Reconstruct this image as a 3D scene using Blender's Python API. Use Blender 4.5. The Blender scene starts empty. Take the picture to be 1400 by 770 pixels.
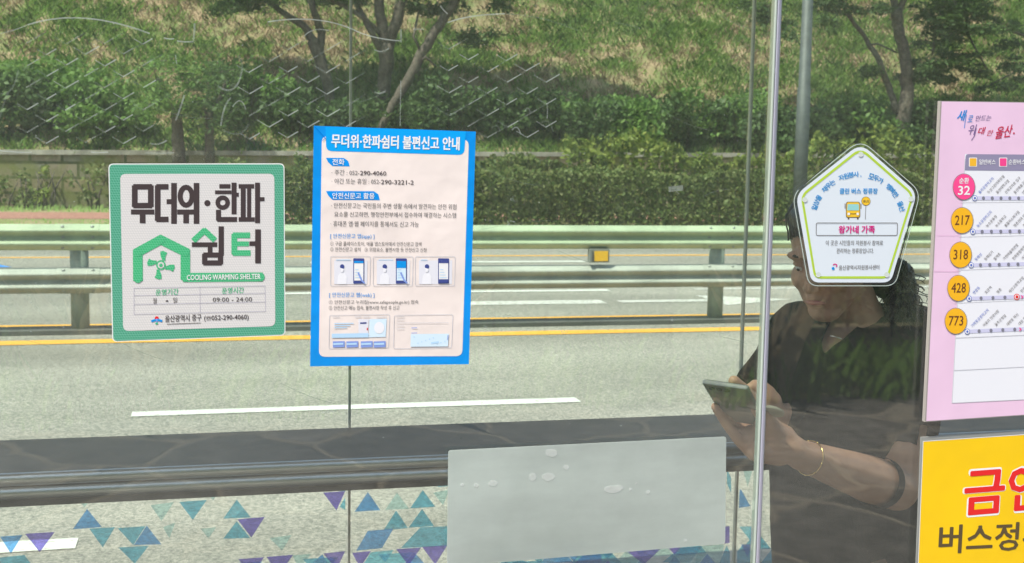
import bpy, bmesh, math, random
import numpy as np
from mathutils import Vector, Matrix, noise
random.seed(7); rng = np.random.default_rng(7)
C = bpy.context.scene.collection
scene = bpy.context.scene
R = math.radians

# ------------------------------------------------------------------ camera
CAM_Z = 1.35
FPX = 1700.0                       # focal length in pixels of the 1400 px wide photograph
YAW, PITCH, ROLL = R(14.0), R(6.04), R(1.0)
F_ = Vector((math.cos(PITCH)*math.sin(YAW), math.cos(PITCH)*math.cos(YAW), -math.sin(PITCH)))
R0 = Vector((math.cos(YAW), -math.sin(YAW), 0)); U0 = R0.cross(F_)
RX = R0*math.cos(ROLL) + U0*math.sin(ROLL)
UP = U0*math.cos(ROLL) - R0*math.sin(ROLL)
cam_d = bpy.data.cameras.new('camera'); cam = bpy.data.objects.new('camera', cam_d); C.objects.link(cam)
cam.matrix_world = Matrix(((RX.x, UP.x, -F_.x, 0), (RX.y, UP.y, -F_.y, 0), (RX.z, UP.z, -F_.z, CAM_Z), (0, 0, 0, 1)))
cam_d.sensor_width = 36.0; cam_d.lens = FPX/1400*36
cam_d.clip_start = 0.05; cam_d.clip_end = 1500
cam_d.dof.use_dof = True; cam_d.dof.focus_distance = 1.9; cam_d.dof.aperture_fstop = 17
scene.camera = cam

# ------------------------------------------------------------------ light and exposure
SUN_EL, SUN_AZ = 60.0, (-0.89, -0.456)       # towards the sun, on the ground plane
w = bpy.data.worlds.new('World'); scene.world = w; w.use_nodes = True
nt = w.node_tree; bg = nt.nodes['Background']
sky = nt.nodes.new('ShaderNodeTexSky'); sky.sky_type = 'NISHITA'; sky.sun_disc = False
sky.sun_elevation = R(SUN_EL); sky.sun_rotation = math.atan2(SUN_AZ[0], SUN_AZ[1])
sky.air_density = 1.2; sky.dust_density = 2.5
nt.links.new(sky.outputs[0], bg.inputs[0]); bg.inputs[1].default_value = 0.13
sd = bpy.data.lights.new('sun', 'SUN'); sd.energy = 4.2; sd.angle = R(0.53); sd.color = (1.0, 0.955, 0.88)
sun = bpy.data.objects.new('sun', sd); C.objects.link(sun)
tosun = Vector((SUN_AZ[0]*math.cos(R(SUN_EL)), SUN_AZ[1]*math.cos(R(SUN_EL)), math.sin(R(SUN_EL)))).normalized()
sun.rotation_euler = tosun.to_track_quat('Z', 'Y').to_euler(); sun.location = (-3, -3, 8)
vs = scene.view_settings; vs.view_transform = 'Standard'; vs.look = 'None'; vs.gamma = 1.0; vs.use_curve_mapping = False
vs.exposure = 1.05
scene.cycles.transparent_max_bounces = 24; scene.cycles.max_bounces = 10; scene.cycles.glossy_bounces = 5
scene.cycles.transmission_bounces = 8; scene.cycles.caustics_reflective = False; scene.cycles.caustics_refractive = False

# ------------------------------------------------------------------ projecting photograph pixels on real planes
def ray(px, py): return F_ + RX*((px-700)/FPX) + UP*((385-py)/FPX)
CO = Vector((0, 0, CAM_Z))
def PY(px, py, Y):
    d = ray(px, py); return CO + d*(Y/d.y)
def PZ(px, py, z):
    d = ray(px, py); return CO + d*((z-CAM_Z)/d.z)

# ------------------------------------------------------------------ materials
MATS = {}
def mat(name, col, rough=0.6, metal=0.0, spec=0.5, noise_amt=0.0, noise_scale=20, col2=None, bump=0.0, bump_scale=200, coat=0.0, trans=0.0, detail=4):
    if name in MATS: return MATS[name]
    m = bpy.data.materials.new(name); m.use_nodes = True; MATS[name] = m
    n = m.node_tree.nodes; l = m.node_tree.links; b = n['Principled BSDF']
    b.inputs['Base Color'].default_value = (*col, 1); b.inputs['Roughness'].default_value = rough
    b.inputs['Metallic'].default_value = metal; b.inputs['Specular IOR Level'].default_value = spec
    b.inputs['Coat Weight'].default_value = coat
    g = n.new('ShaderNodeNewGeometry')
    if noise_amt > 0 or col2:
        c2 = col2 or tuple(c*(1-noise_amt) for c in col)
        t = n.new('ShaderNodeTexNoise'); t.inputs['Scale'].default_value = noise_scale; t.inputs['Detail'].default_value = detail
        l.new(g.outputs['Position'], t.inputs['Vector'])
        r = n.new('ShaderNodeValToRGB'); r.color_ramp.elements[0].position = 0.35; r.color_ramp.elements[1].position = 0.65
        r.color_ramp.elements[0].color = (*c2, 1); r.color_ramp.elements[1].color = (*col, 1)
        l.new(t.outputs[0], r.inputs[0]); l.new(r.outputs[0], b.inputs['Base Color'])
    if bump > 0:
        t2 = n.new('ShaderNodeTexNoise'); t2.inputs['Scale'].default_value = bump_scale; t2.inputs['Detail'].default_value = 3
        l.new(g.outputs['Position'], t2.inputs['Vector'])
        bp = n.new('ShaderNodeBump'); bp.inputs['Strength'].default_value = bump; bp.inputs['Distance'].default_value = 0.004
        l.new(t2.outputs[0], bp.inputs['Height']); l.new(bp.outputs[0], b.inputs['Normal'])
    return m

def film(name, col, alpha, rough=0.4, scale=0, tint=None):
    """a translucent printed or frosted film: part of it lets the view through"""
    if name in MATS: return MATS[name]
    m = bpy.data.materials.new(name); m.use_nodes = True; MATS[name] = m
    n = m.node_tree.nodes; l = m.node_tree.links; b = n['Principled BSDF']; o = n['Material Output']
    b.inputs['Base Color'].default_value = (*col, 1); b.inputs['Roughness'].default_value = rough
    tl = n.new('ShaderNodeBsdfTranslucent'); tl.inputs[0].default_value = (*col, 1)
    mx0 = n.new('ShaderNodeMixShader'); mx0.inputs[0].default_value = 0.45
    l.new(b.outputs[0], mx0.inputs[1]); l.new(tl.outputs[0], mx0.inputs[2])
    tr = n.new('ShaderNodeBsdfTransparent'); tr.inputs[0].default_value = (*(tint or [0.45+0.55*c for c in col]), 1)
    mx = n.new('ShaderNodeMixShader'); mx.inputs[0].default_value = alpha
    l.new(tr.outputs[0], mx.inputs[1]); l.new(mx0.outputs[0], mx.inputs[2]); l.new(mx.outputs[0], o.inputs[0])
    if scale and alpha > 0.8:
        g0 = n.new('ShaderNodeNewGeometry'); t0 = n.new('ShaderNodeTexNoise'); t0.inputs['Scale'].default_value = scale*0.8; t0.inputs['Detail'].default_value = 9; t0.inputs['Roughness'].default_value = 0.7
        mp0 = n.new('ShaderNodeMapping'); mp0.inputs['Scale'].default_value = (0.45, 1, 1.6); l.new(g0.outputs['Position'], mp0.inputs[0]); l.new(mp0.outputs[0], t0.inputs['Vector'])
        r0 = n.new('ShaderNodeValToRGB'); r0.color_ramp.elements[0].position = 0.3; r0.color_ramp.elements[1].position = 0.72
        r0.color_ramp.elements[0].color = (*[c*0.86 for c in col], 1); r0.color_ramp.elements[1].color = (*[min(1, c*1.07) for c in col], 1)
        l.new(t0.outputs[0], r0.inputs[0]); l.new(r0.outputs[0], b.inputs['Base Color']); l.new(r0.outputs[0], tl.inputs[0])
    if scale:
        g = n.new('ShaderNodeNewGeometry'); t = n.new('ShaderNodeTexNoise'); t.inputs['Scale'].default_value = scale; t.inputs['Detail'].default_value = 6
        mr = n.new('ShaderNodeMapRange'); mr.inputs[1].default_value = 0.3; mr.inputs[2].default_value = 0.7
        mr.inputs[3].default_value = max(0, alpha-0.12); mr.inputs[4].default_value = min(1, alpha+0.1)
        l.new(g.outputs['Position'], t.inputs['Vector']); l.new(t.outputs[0], mr.inputs[0]); l.new(mr.outputs[0], mx.inputs[0])
    return m

def glass_mat(name, tint, ior, haze):
    m = bpy.data.materials.new(name); m.use_nodes = True; MATS[name] = m
    n = m.node_tree.nodes; l = m.node_tree.links; o = n['Material Output']; n.remove(n['Principled BSDF'])
    tr = n.new('ShaderNodeBsdfTransparent'); tr.inputs[0].default_value = (*tint, 1)
    gl = n.new('ShaderNodeBsdfGlossy'); gl.inputs['Roughness'].default_value = 0.0; gl.inputs[0].default_value = (1, 1, 1, 1)
    fr = n.new('ShaderNodeFresnel'); fr.inputs[0].default_value = ior
    # the facing side is always the outer side of a face here: keep the index for both directions
    g = n.new('ShaderNodeNewGeometry')
    mxi = n.new('ShaderNodeMix'); mxi.data_type = 'FLOAT'
    mxi.inputs[2].default_value = ior; mxi.inputs[3].default_value = ior
    l.new(g.outputs['Backfacing'], mxi.inputs[0])
    inv = n.new('ShaderNodeMath'); inv.operation = 'DIVIDE'; inv.inputs[0].default_value = 1.0; inv.inputs[1].default_value = ior
    l.new(inv.outputs[0], mxi.inputs[3]); l.new(mxi.outputs[0], fr.inputs[0])
    mx = n.new('ShaderNodeMixShader'); l.new(fr.outputs[0], mx.inputs[0]); l.new(tr.outputs[0], mx.inputs[1]); l.new(gl.outputs[0], mx.inputs[2])
    df = n.new('ShaderNodeBsdfDiffuse'); df.inputs[0].default_value = (0.75, 0.78, 0.72, 1)
    tl = n.new('ShaderNodeBsdfTranslucent'); tl.inputs[0].default_value = (0.75, 0.78, 0.72, 1)
    mdt = n.new('ShaderNodeMixShader'); mdt.inputs[0].default_value = 0.5; l.new(df.outputs[0], mdt.inputs[1]); l.new(tl.outputs[0], mdt.inputs[2])
    t = n.new('ShaderNodeTexNoise'); t.inputs['Scale'].default_value = 2.2; t.inputs['Detail'].default_value = 7
    mp = n.new('ShaderNodeMapping'); mp.inputs['Scale'].default_value = (1, 1, 0.55); l.new(g.outputs['Position'], mp.inputs[0]); l.new(mp.outputs[0], t.inputs['Vector'])
    mr = n.new('ShaderNodeMapRange'); mr.inputs[1].default_value = 0.35; mr.inputs[2].default_value = 0.75; mr.inputs[3].default_value = haze*0.35; mr.inputs[4].default_value = haze*1.8
    l.new(t.outputs[0], mr.inputs[0])
    mx2 = n.new('ShaderNodeMixShader'); l.new(mr.outputs[0], mx2.inputs[0]); l.new(mx.outputs[0], mx2.inputs[1]); l.new(mdt.outputs[0], mx2.inputs[2])
    l.new(mx2.outputs[0], o.inputs[0])
    return m

def leaf_mat(name, cols, trans=0.35, rough=0.55):
    """foliage: every leaf takes one of the kind's own natural greens"""
    if name in MATS: return MATS[name]
    m = bpy.data.materials.new(name); m.use_nodes = True; MATS[name] = m
    n = m.node_tree.nodes; l = m.node_tree.links; b = n['Principled BSDF']; o = n['Material Output']
    g = n.new('ShaderNodeNewGeometry'); r = n.new('ShaderNodeValToRGB')
    el = r.color_ramp.elements
    while len(el) < len(cols): el.new(0.5)
    for i, c in enumerate(cols):
        el[i].position = i/(len(cols)-1); el[i].color = (*c, 1)
    l.new(g.outputs['Random Per Island'], r.inputs[0])
    l.new(r.outputs[0], b.inputs['Base Color']); b.inputs['Roughness'].default_value = rough; b.inputs['Specular IOR Level'].default_value = 0.3
    tl = n.new('ShaderNodeBsdfTranslucent'); l.new(r.outputs[0], tl.inputs[0])
    mx = n.new('ShaderNodeMixShader'); mx.inputs[0].default_value = trans
    l.new(b.outputs[0], mx.inputs[1]); l.new(tl.outputs[0], mx.inputs[2]); l.new(mx.outputs[0], o.inputs[0])
    return m

# ------------------------------------------------------------------ objects
def tag(o, label=None, cat=None, group=None, kind=None):
    if label: o['label'] = label
    if cat: o['category'] = cat
    if group: o['group'] = group
    if kind: o['kind'] = kind
    return o
def empty(name, loc, label=None, cat=None, group=None):
    o = bpy.data.objects.new(name, None); C.objects.link(o); o.location = loc; o.empty_display_size = 0.1
    return tag(o, label, cat, group)
def link_mesh(name, me, parent=None, mats=()):
    for m in mats: me.materials.append(m)
    o = bpy.data.objects.new(name, me); C.objects.link(o)
    if parent is not None:
        o.parent = parent; o.matrix_parent_inverse = Matrix.Translation(parent.location).inverted()
    return o
def smooth(me, on=True):
    me.polygons.foreach_set('use_smooth', [on]*len(me.polygons))
class MB:
    """collects boxes, tubes and prisms into one mesh"""
    def __init__(s): s.v = []; s.f = []; s.m = []; s.sm = []
    def add(s, vs, fs, mi=0, sm=False):
        o = len(s.v); s.v += [tuple(v) for v in vs]
        for f in fs: s.f.append([o+i for i in f]); s.m.append(mi); s.sm.append(sm)
    def box(s, x0, x1, y0, y1, z0, z1, mi=0):
        vs = [(x, y, z) for x in (x0, x1) for y in (y0, y1) for z in (z0, z1)]
        s.add(vs, [(0, 1, 3, 2), (4, 6, 7, 5), (0, 4, 5, 1), (2, 3, 7, 6), (0, 2, 6, 4), (1, 5, 7, 3)], mi)
    def obox(s, o, a, b, c, mi=0):
        o, a, b, c = map(Vector, (o, a, b, c))
        vs = [o+a*i+b*j+c*k for i in (0, 1) for j in (0, 1) for k in (0, 1)]
        s.add(vs, [(0, 1, 3, 2), (4, 6, 7, 5), (0, 4, 5, 1), (2, 3, 7, 6), (0, 2, 6, 4), (1, 5, 7, 3)], mi)
    def tube(s, pts, rads, n=10, mi=0, caps=True):
        pts = [Vector(p) for p in pts]
        if not isinstance(rads, (list, tuple)): rads = [rads]*len(pts)
        rings = []; prev = None
        for i, p in enumerate(pts):
            d = (pts[min(i+1, len(pts)-1)]-pts[max(i-1, 0)]).normalized()
            if prev is None:
                a = d.orthogonal().normalized()
            else:
                a = (prev - d*prev.dot(d))
                a = a.normalized() if a.length > 1e-6 else d.orthogonal().normalized()
            prev = a; b = d.cross(a)
            rings.append([p+(a*math.cos(t)+b*math.sin(t))*rads[i] for t in [2*math.pi*k/n for k in range(n)]])
        vs = [v for r in rings for v in r]; fs = []
        for i in range(len(rings)-1):
            for k in range(n):
                fs.append((i*n+k, i*n+(k+1) % n, (i+1)*n+(k+1) % n, (i+1)*n+k))
        if caps: fs.append(tuple(range(n))[::-1]); fs.append(tuple((len(rings)-1)*n+k for k in range(n)))
        s.add(vs, fs, mi, True)
    def extrude(s, prof, x0, x1, mi=0, sm=False):
        """a closed (y, z) outline run along x"""
        n = len(prof); vs = [(x0, y, z) for y, z in prof]+[(x1, y, z) for y, z in prof]
        s.add(vs, [(i, (i+1) % n, n+(i+1) % n, n+i) for i in range(n)], mi, sm)
        s.add(vs[:n], [tuple(range(n))[::-1]], mi); s.add(vs[n:], [tuple(range(n))], mi)
    def ball(s, c, r, n=10, mi=0):
        c = Vector(c); r = Vector(r) if not isinstance(r, (int, float)) else Vector((r, r, r)); vs = []; fs = []
        for i in range(n//2+1):
            th = math.pi*i/(n//2)
            for k in range(n):
                ph = 2*math.pi*k/n
                vs.append((c.x+r.x*math.sin(th)*math.cos(ph), c.y+r.y*math.sin(th)*math.sin(ph), c.z+r.z*math.cos(th)))
        for i in range(n//2):
            for k in range(n): fs.append((i*n+k, (i+1)*n+k, (i+1)*n+(k+1) % n, i*n+(k+1) % n))
        s.add(vs, fs, mi, True)
    def mesh(s, name):
        me = bpy.data.meshes.new(name); me.from_pydata(s.v, [], s.f)
        me.polygons.foreach_set('material_index', s.m); me.polygons.foreach_set('use_smooth', s.sm); me.update()
        return me
    def build(s, name, mats, parent=None, bevel=0):
        if not isinstance(mats, (list, tuple)): mats = [mats]
        o = link_mesh(name, s.mesh(name), parent, mats)
        if bevel:
            b = o.modifiers.new('bevel', 'BEVEL'); b.width = bevel; b.segments = 2; b.limit_method = 'ANGLE'
        return o
def leaves_mesh(name, cen, size, normals=None, aspect=0.55, seed=1, flat=0.0):
    """many small leaf blades: cen (n,3), size (n,)"""
    r = np.random.default_rng(seed); n = len(cen)
    if normals is None:
        normals = r.normal(size=(n, 3)); normals[:, 2] = np.abs(normals[:, 2])+flat
    normals = normals/np.linalg.norm(normals, axis=1, keepdims=True)
    t = r.normal(size=(n, 3)); u = np.cross(normals, t); u /= np.linalg.norm(u, axis=1, keepdims=True)
    v = np.cross(normals, u); s = size[:, None]
    P = np.empty((n, 4, 3)); P[:, 0] = cen-u*s; P[:, 1] = cen+v*s*aspect+normals*s*0.15; P[:, 2] = cen+u*s; P[:, 3] = cen-v*s*aspect+normals*s*0.15
    return quads_mesh(name, P)
def quads_mesh(name, P, k=4):
    n = len(P); me = bpy.data.meshes.new(name)
    me.vertices.add(n*k); me.vertices.foreach_set('co', np.ascontiguousarray(P, dtype=np.float32).ravel())
    me.loops.add(n*k); me.loops.foreach_set('vertex_index', np.arange(n*k, dtype=np.int32))
    me.polygons.add(n); me.polygons.foreach_set('loop_start', np.arange(0, n*k, k, dtype=np.int32))
    me.update(calc_edges=True); me.validate()
    return me
def blades_mesh(name, base, h, lean, wid, seed=1):
    """grass blades: a bent triangle strip (two triangles as a quad + tip) each"""
    r = np.random.default_rng(seed); n = len(base)
    a = r.uniform(0, 2*np.pi, n); d = np.stack([np.cos(a), np.sin(a), np.zeros(n)], 1); sd_ = np.stack([-np.sin(a), np.cos(a), np.zeros(n)], 1)
    up = np.array([0, 0, 1.0])
    w_ = wid[:, None]; H = h[:, None]; L = lean[:, None]
    P = np.empty((n, 5, 3)); P[:, 0] = base-sd_*w_; P[:, 1] = base+sd_*w_
    mid = base+up*H*0.62+d*L*H*0.35; tip = base+up*H*0.95+d*L*H
    P[:, 2] = mid+sd_*w_*0.75; P[:, 3] = tip; P[:, 4] = mid-sd_*w_*0.75
    return quads_mesh(name, P, 5)
# ------------------------------------------------------------------ the setting: ground, road, verge, hill
GLASS_Y, FAR_Y = 1.62, 2.90
ROAD_Z = -0.15
def sheet(name, x0, x1, y0, y1, z, m, nx=1, ny=1):
    vs = []; fs = []
    for j in range(ny+1):
        for i in range(nx+1): vs.append((x0+(x1-x0)*i/nx, y0+(y1-y0)*j/ny, z))
    for j in range(ny):
        for i in range(nx): a = j*(nx+1)+i; fs.append((a, a+1, a+nx+2, a+nx+1))
    me = bpy.data.meshes.new(name); me.from_pydata(vs, [], fs); return tag(link_mesh(name, me, None, [m]), kind='structure')

def asphalt():
    m = mat('asphalt', (0.22, 0.21, 0.178), 0.9, spec=0.2); n = m.node_tree.nodes; l = m.node_tree.links; b = n['Principled BSDF']
    g = n.new('ShaderNodeNewGeometry')
    a = n.new('ShaderNodeTexNoise'); a.inputs['Scale'].default_value = 70; a.inputs['Detail'].default_value = 5; a.inputs['Roughness'].default_value = 0.85
    c = n.new('ShaderNodeTexNoise'); c.inputs['Scale'].default_value = 0.7; c.inputs['Detail'].default_value = 3
    mp = n.new('ShaderNodeMapping'); mp.inputs['Scale'].default_value = (0.25, 1.3, 1); l.new(g.outputs['Position'], mp.inputs[0])
    l.new(g.outputs['Position'], a.inputs['Vector']); l.new(mp.outputs[0], c.inputs['Vector'])
    r = n.new('ShaderNodeValToRGB'); r.color_ramp.elements[0].position = 0.39; r.color_ramp.elements[1].position = 0.62
    r.color_ramp.elements[0].color = (0.10, 0.11, 0.098, 1); r.color_ramp.elements[1].color = (0.44, 0.42, 0.36, 1)
    l.new(a.outputs[0], r.inputs[0])
    r2 = n.new('ShaderNodeMapRange'); r2.inputs[1].default_value = 0.3; r2.inputs[2].default_value = 0.7; r2.inputs[3].default_value = 0.72; r2.inputs[4].default_value = 1.14
    l.new(c.outputs[0], r2.inputs[0])
    mx = n.new('ShaderNodeMix'); mx.data_type = 'RGBA'; mx.blend_type = 'MULTIPLY'; mx.inputs[0].default_value = 1
    l.new(r.outputs[0], mx.inputs[6]); l.new(r2.outputs[0], mx.inputs[7]); l.new(mx.outputs[2], b.inputs['Base Color'])
    bp = n.new('ShaderNodeBump'); bp.inputs['Strength'].default_value = 0.5; bp.inputs['Distance'].default_value = 0.010
    l.new(a.outputs[0], bp.inputs['Height']); l.new(bp.outputs[0], b.inputs['Normal'])
    return m
def paint(name, col, worn=0.45):
    """road paint, worn through to the stone chips"""
    m = mat(name, col, 0.75, spec=0.3); n = m.node_tree.nodes; l = m.node_tree.links; b = n['Principled BSDF']
    g = n.new('ShaderNodeNewGeometry'); a = n.new('ShaderNodeTexNoise'); a.inputs['Scale'].default_value = 26; a.inputs['Detail'].default_value = 8; a.inputs['Roughness'].default_value = 0.8
    l.new(g.outputs['Position'], a.inputs['Vector'])
    r = n.new('ShaderNodeValToRGB'); r.color_ramp.elements[0].position = worn-0.08; r.color_ramp.elements[1].position = worn+0.02
    r.color_ramp.elements[0].color = (0.26, 0.25, 0.21, 1); r.color_ramp.elements[1].color = (*col, 1)
    l.new(a.outputs[0], r.inputs[0]); l.new(r.outputs[0], b.inputs['Base Color'])
    return m
def flagstone():
    """crazy paving of dark slabs with pale mortar joints"""
    m = mat('flagstone', (0.1, 0.1, 0.1), 0.8, spec=0.3); n = m.node_tree.nodes; l = m.node_tree.links; b = n['Principled BSDF']
    g = n.new('ShaderNodeNewGeometry')
    wn = n.new('ShaderNodeTexNoise'); wn.inputs['Scale'].default_value = 2.3; wn.inputs['Detail'].default_value = 3
    l.new(g.outputs['Position'], wn.inputs['Vector'])
    mx = n.new('ShaderNodeMix'); mx.data_type = 'RGBA'; mx.blend_type = 'LINEAR_LIGHT'; mx.inputs[0].default_value = 0.16
    l.new(g.outputs['Position'], mx.inputs[6]); l.new(wn.outputs['Color'], mx.inputs[7])
    vo = n.new('ShaderNodeTexVoronoi'); vo.feature = 'DISTANCE_TO_EDGE'; vo.inputs['Scale'].default_value = 1.45; l.new(mx.outputs[2], vo.inputs['Vector'])
    vc = n.new('ShaderNodeTexVoronoi'); vc.inputs['Scale'].default_value = 1.45; l.new(mx.outputs[2], vc.inputs['Vector'])
    st = n.new('ShaderNodeTexNoise'); st.inputs['Scale'].default_value = 9; st.inputs['Detail'].default_value = 8; l.new(g.outputs['Position'], st.inputs['Vector'])
    r = n.new('ShaderNodeValToRGB'); r.color_ramp.elements[0].position = 0.3; r.color_ramp.elements[1].position = 0.7
    r.color_ramp.elements[0].color = (0.10, 0.09, 0.08, 1); r.color_ramp.elements[1].color = (0.19, 0.172, 0.152, 1); l.new(st.outputs[0], r.inputs[0])
    hs = n.new('ShaderNodeSeparateColor'); l.new(vc.outputs['Color'], hs.inputs[0])
    mr = n.new('ShaderNodeMapRange'); mr.inputs[3].default_value = 0.75; mr.inputs[4].default_value = 1.35; l.new(hs.outputs[0], mr.inputs[0])
    m2 = n.new('ShaderNodeMix'); m2.data_type = 'RGBA'; m2.blend_type = 'MULTIPLY'; m2.inputs[0].default_value = 1
    l.new(r.outputs[0], m2.inputs[6]); l.new(mr.outputs[0], m2.inputs[7])
    jr = n.new('ShaderNodeMapRange'); jr.inputs[1].default_value = 0.012; jr.inputs[2].default_value = 0.040; l.new(vo.outputs['Distance'], jr.inputs[0])
    m3 = n.new('ShaderNodeMix'); m3.data_type = 'RGBA'; l.new(jr.outputs[0], m3.inputs[0]); m3.inputs[6].default_value = (0.25, 0.215, 0.17, 1)
    l.new(m2.outputs[2], m3.inputs[7]); l.new(m3.outputs[2], b.inputs['Base Color'])
    bp = n.new('ShaderNodeBump'); bp.inputs['Distance'].default_value = 0.015; bp.inputs['Strength'].default_value = 0.6
    l.new(jr.outputs[0], bp.inputs['Height']); l.new(bp.outputs[0], b.inputs['Normal'])
    return m

M_SOIL = mat('soil', (0.20, 0.15, 0.09), 0.95, noise_scale=3, col2=(0.11, 0.12, 0.05))
sheet('ground', -600, 600, -500, 700, -0.42, M_SOIL)
sheet('road', -90, 110, 3.84, 19.6, ROAD_Z, asphalt())
sheet('pavement', -14, 16, -3.0, 3.70, 0.0, flagstone())
mb = MB(); mb.box(-90, 110, 3.70, 3.84, -0.4, 0.0)
tag(mb.build('kerb', mat('kerb_stone', (0.42, 0.41, 0.38), 0.8, noise_amt=0.35, noise_scale=30), bevel=0.012), kind='structure')
mb = MB(); mb.box(-90, 110, 19.6, 19.78, -0.4, 0.02)
tag(mb.build('kerb', MATS['kerb_stone'], bevel=0.012), kind='structure')
sheet('verge', -90, 110, -40, -3.0, -0.02, M_SOIL)
sheet('verge', -90, 110, 19.78, 40, 0.0, mat('verge_earth', (0.17, 0.19, 0.06), 0.95, noise_scale=2, col2=(0.28, 0.22, 0.12)))
sheet('footpath', -90, 110, 23.2, 25.3, 0.006, mat('red_paving', (0.36, 0.17, 0.13), 0.9, noise_amt=0.25, noise_scale=6))

# painted road markings: real stripes on the road, each one sheet
W_PAINT = paint('white_paint', (0.60, 0.62, 0.57), 0.44); Y_PAINT = paint('yellow_paint', (0.66, 0.34, 0.04), 0.37)
W_WORN = paint('worn_white_paint', (0.52, 0.53, 0.49), 0.49)
def stripe(x0, x1, y, wid, m, z=ROAD_Z+0.004, name='road_marking'):
    n = max(2, int(abs(x1-x0)/0.6)); vs = []; fs = []
    for i in range(n+1):
        x = x0+(x1-x0)*i/n; e = 0.010
        vs += [(x, y-wid/2+random.uniform(-e, e), z), (x, y+wid/2+random.uniform(-e, e), z)]
    for i in range(n): fs.append((2*i, 2*i+2, 2*i+3, 2*i+1))
    me = bpy.data.meshes.new(name); me.from_pydata(vs, [], fs); tag(link_mesh(name, me, None, [m]), kind='structure')
a, b_ = PZ(180, 567, ROAD_Z), PZ(790, 547, ROAD_Z); LANE_Y = (a.y+b_.y)/2
stripe(a.x, b_.x, LANE_Y, 0.13, W_PAINT); stripe(a.x-13, a.x-8, LANE_Y, 0.13, W_PAINT); stripe(b_.x+5, b_.x+9, LANE_Y, 0.13, W_PAINT)
a = PZ(105, 744, ROAD_Z); stripe(a.x-5, a.x, a.y, 0.13, W_PAINT)
Y1 = PZ(560, 459, ROAD_Z).y; Y2 = PZ(740, 436, ROAD_Z).y
stripe(-80, 100, Y1, 0.20, Y_PAINT); stripe(-80, 100, Y2, 0.20, Y_PAINT)
p = PZ(733, 414, ROAD_Z); q = PZ(828, 414, ROAD_Z); stripe(p.x-2.2, q.x, p.y, 0.30, W_WORN)
# the worn arrow of the far carriageway
def flat_poly(name, pts, m, z): 
    me = bpy.data.meshes.new(name); me.from_pydata([(x, y, z) for x, y in pts], [], [tuple(range(len(pts)))]); tag(link_mesh(name, me, None, [m]), kind='structure')
c = PZ(960, 411, ROAD_Z); cx, cy = c.x, c.y
flat_poly('road_arrow', [(cx-0.9, cy-0.10), (cx+0.1, cy-0.10), (cx+0.1, cy-0.42), (cx+1.0, cy), (cx+0.1, cy+0.42), (cx+0.1, cy+0.08), (cx-0.9, cy+0.08)], W_WORN, ROAD_Z+0.004)
p = PZ(740, 398, ROAD_Z); q = PZ(835, 398, ROAD_Z); stripe(p.x-3, q.x, p.y, 0.13, W_PAINT); stripe(q.x+1.0, q.x+4, p.y, 0.11, W_WORN)
p = PZ(730, 358, ROAD_Z); q = PZ(800, 358, ROAD_Z); stripe(p.x-3, q.x, p.y, 0.16, W_PAINT)
stripe(-80, 100, PZ(700, 350, ROAD_Z).y, 0.14, Y_PAINT)
p = PZ(5, 361, ROAD_Z); q = PZ(23, 361, ROAD_Z)
flat_poly('road_marking', [(p.x-2, p.y-0.45), (q.x, p.y-0.45), (q.x-0.5, p.y+0.45), (p.x-2, p.y+0.45)], mat('blue_paint', (0.03, 0.22, 0.62), 0.8), ROAD_Z+0.004)

# the grassy bank across the road: a real slope with hollows
WALL_Y = 27.0
def wall_top(x): return 1.20+0.012*(x+2)
def hill_z(x, y):
    t = max(0.0, y-WALL_Y-0.25)
    s = 0.60*t if t < 22 else 13.2+0.1*(t-22)
    return wall_top(x)-0.05+s+0.28*noise.noise((x*0.35, y*0.35, 3.1))*min(1, t)+0.10*noise.noise((x*1.3, y*1.3, 8))*min(1, t)
def hill_mesh():
    xs = np.linspace(-40, 55, 240); ys = np.concatenate([np.linspace(WALL_Y+0.25, WALL_Y+13, 70), np.linspace(WALL_Y+13.6, WALL_Y+60, 30)])
    vs = [(x, y, hill_z(x, y)) for y in ys for x in xs]; nx = len(xs)
    fs = [(j*nx+i, j*nx+i+1, (j+1)*nx+i+1, (j+1)*nx+i) for j in range(len(ys)-1) for i in range(nx-1)]
    me = bpy.data.meshes.new('hill'); me.from_pydata(vs, [], fs); smooth(me); return me
m = mat('dry_bank', (0.30, 0.21, 0.13), 0.95, noise_scale=1.6, col2=(0.13, 0.16, 0.05), bump=1.0, bump_scale=12, detail=8)
tag(link_mesh('hill', hill_mesh(), None, [m]), kind='structure')
# unseen bank added behind the camera, to keep sky out of the reflections
vs = []; fs = []
for i in range(41):
    x = -40+2*i
    for y, z in ((-5.9, -0.03), (-6.6, 0.5), (-9, 3.6), (-13, 8.0), (-22, 9.5)): vs.append((x, y, z+0.25*noise.noise((x*.3, y, 2))*(z > 0)))
for i in range(40):
    for k in range(4): fs.append((5*i+k, 5*i+5+k, 5*i+6+k, 5*i+1+k))
me = bpy.data.meshes.new('backing_bank'); me.from_pydata(vs, [], fs); smooth(me)
tag(link_mesh('unseen_backing', me, None, [mat('backing_bank', (0.055, 0.085, 0.03), 0.95, noise_scale=6, col2=(0.03, 0.05, 0.02), bump=1.0, bump_scale=10)]), kind='structure')

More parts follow.
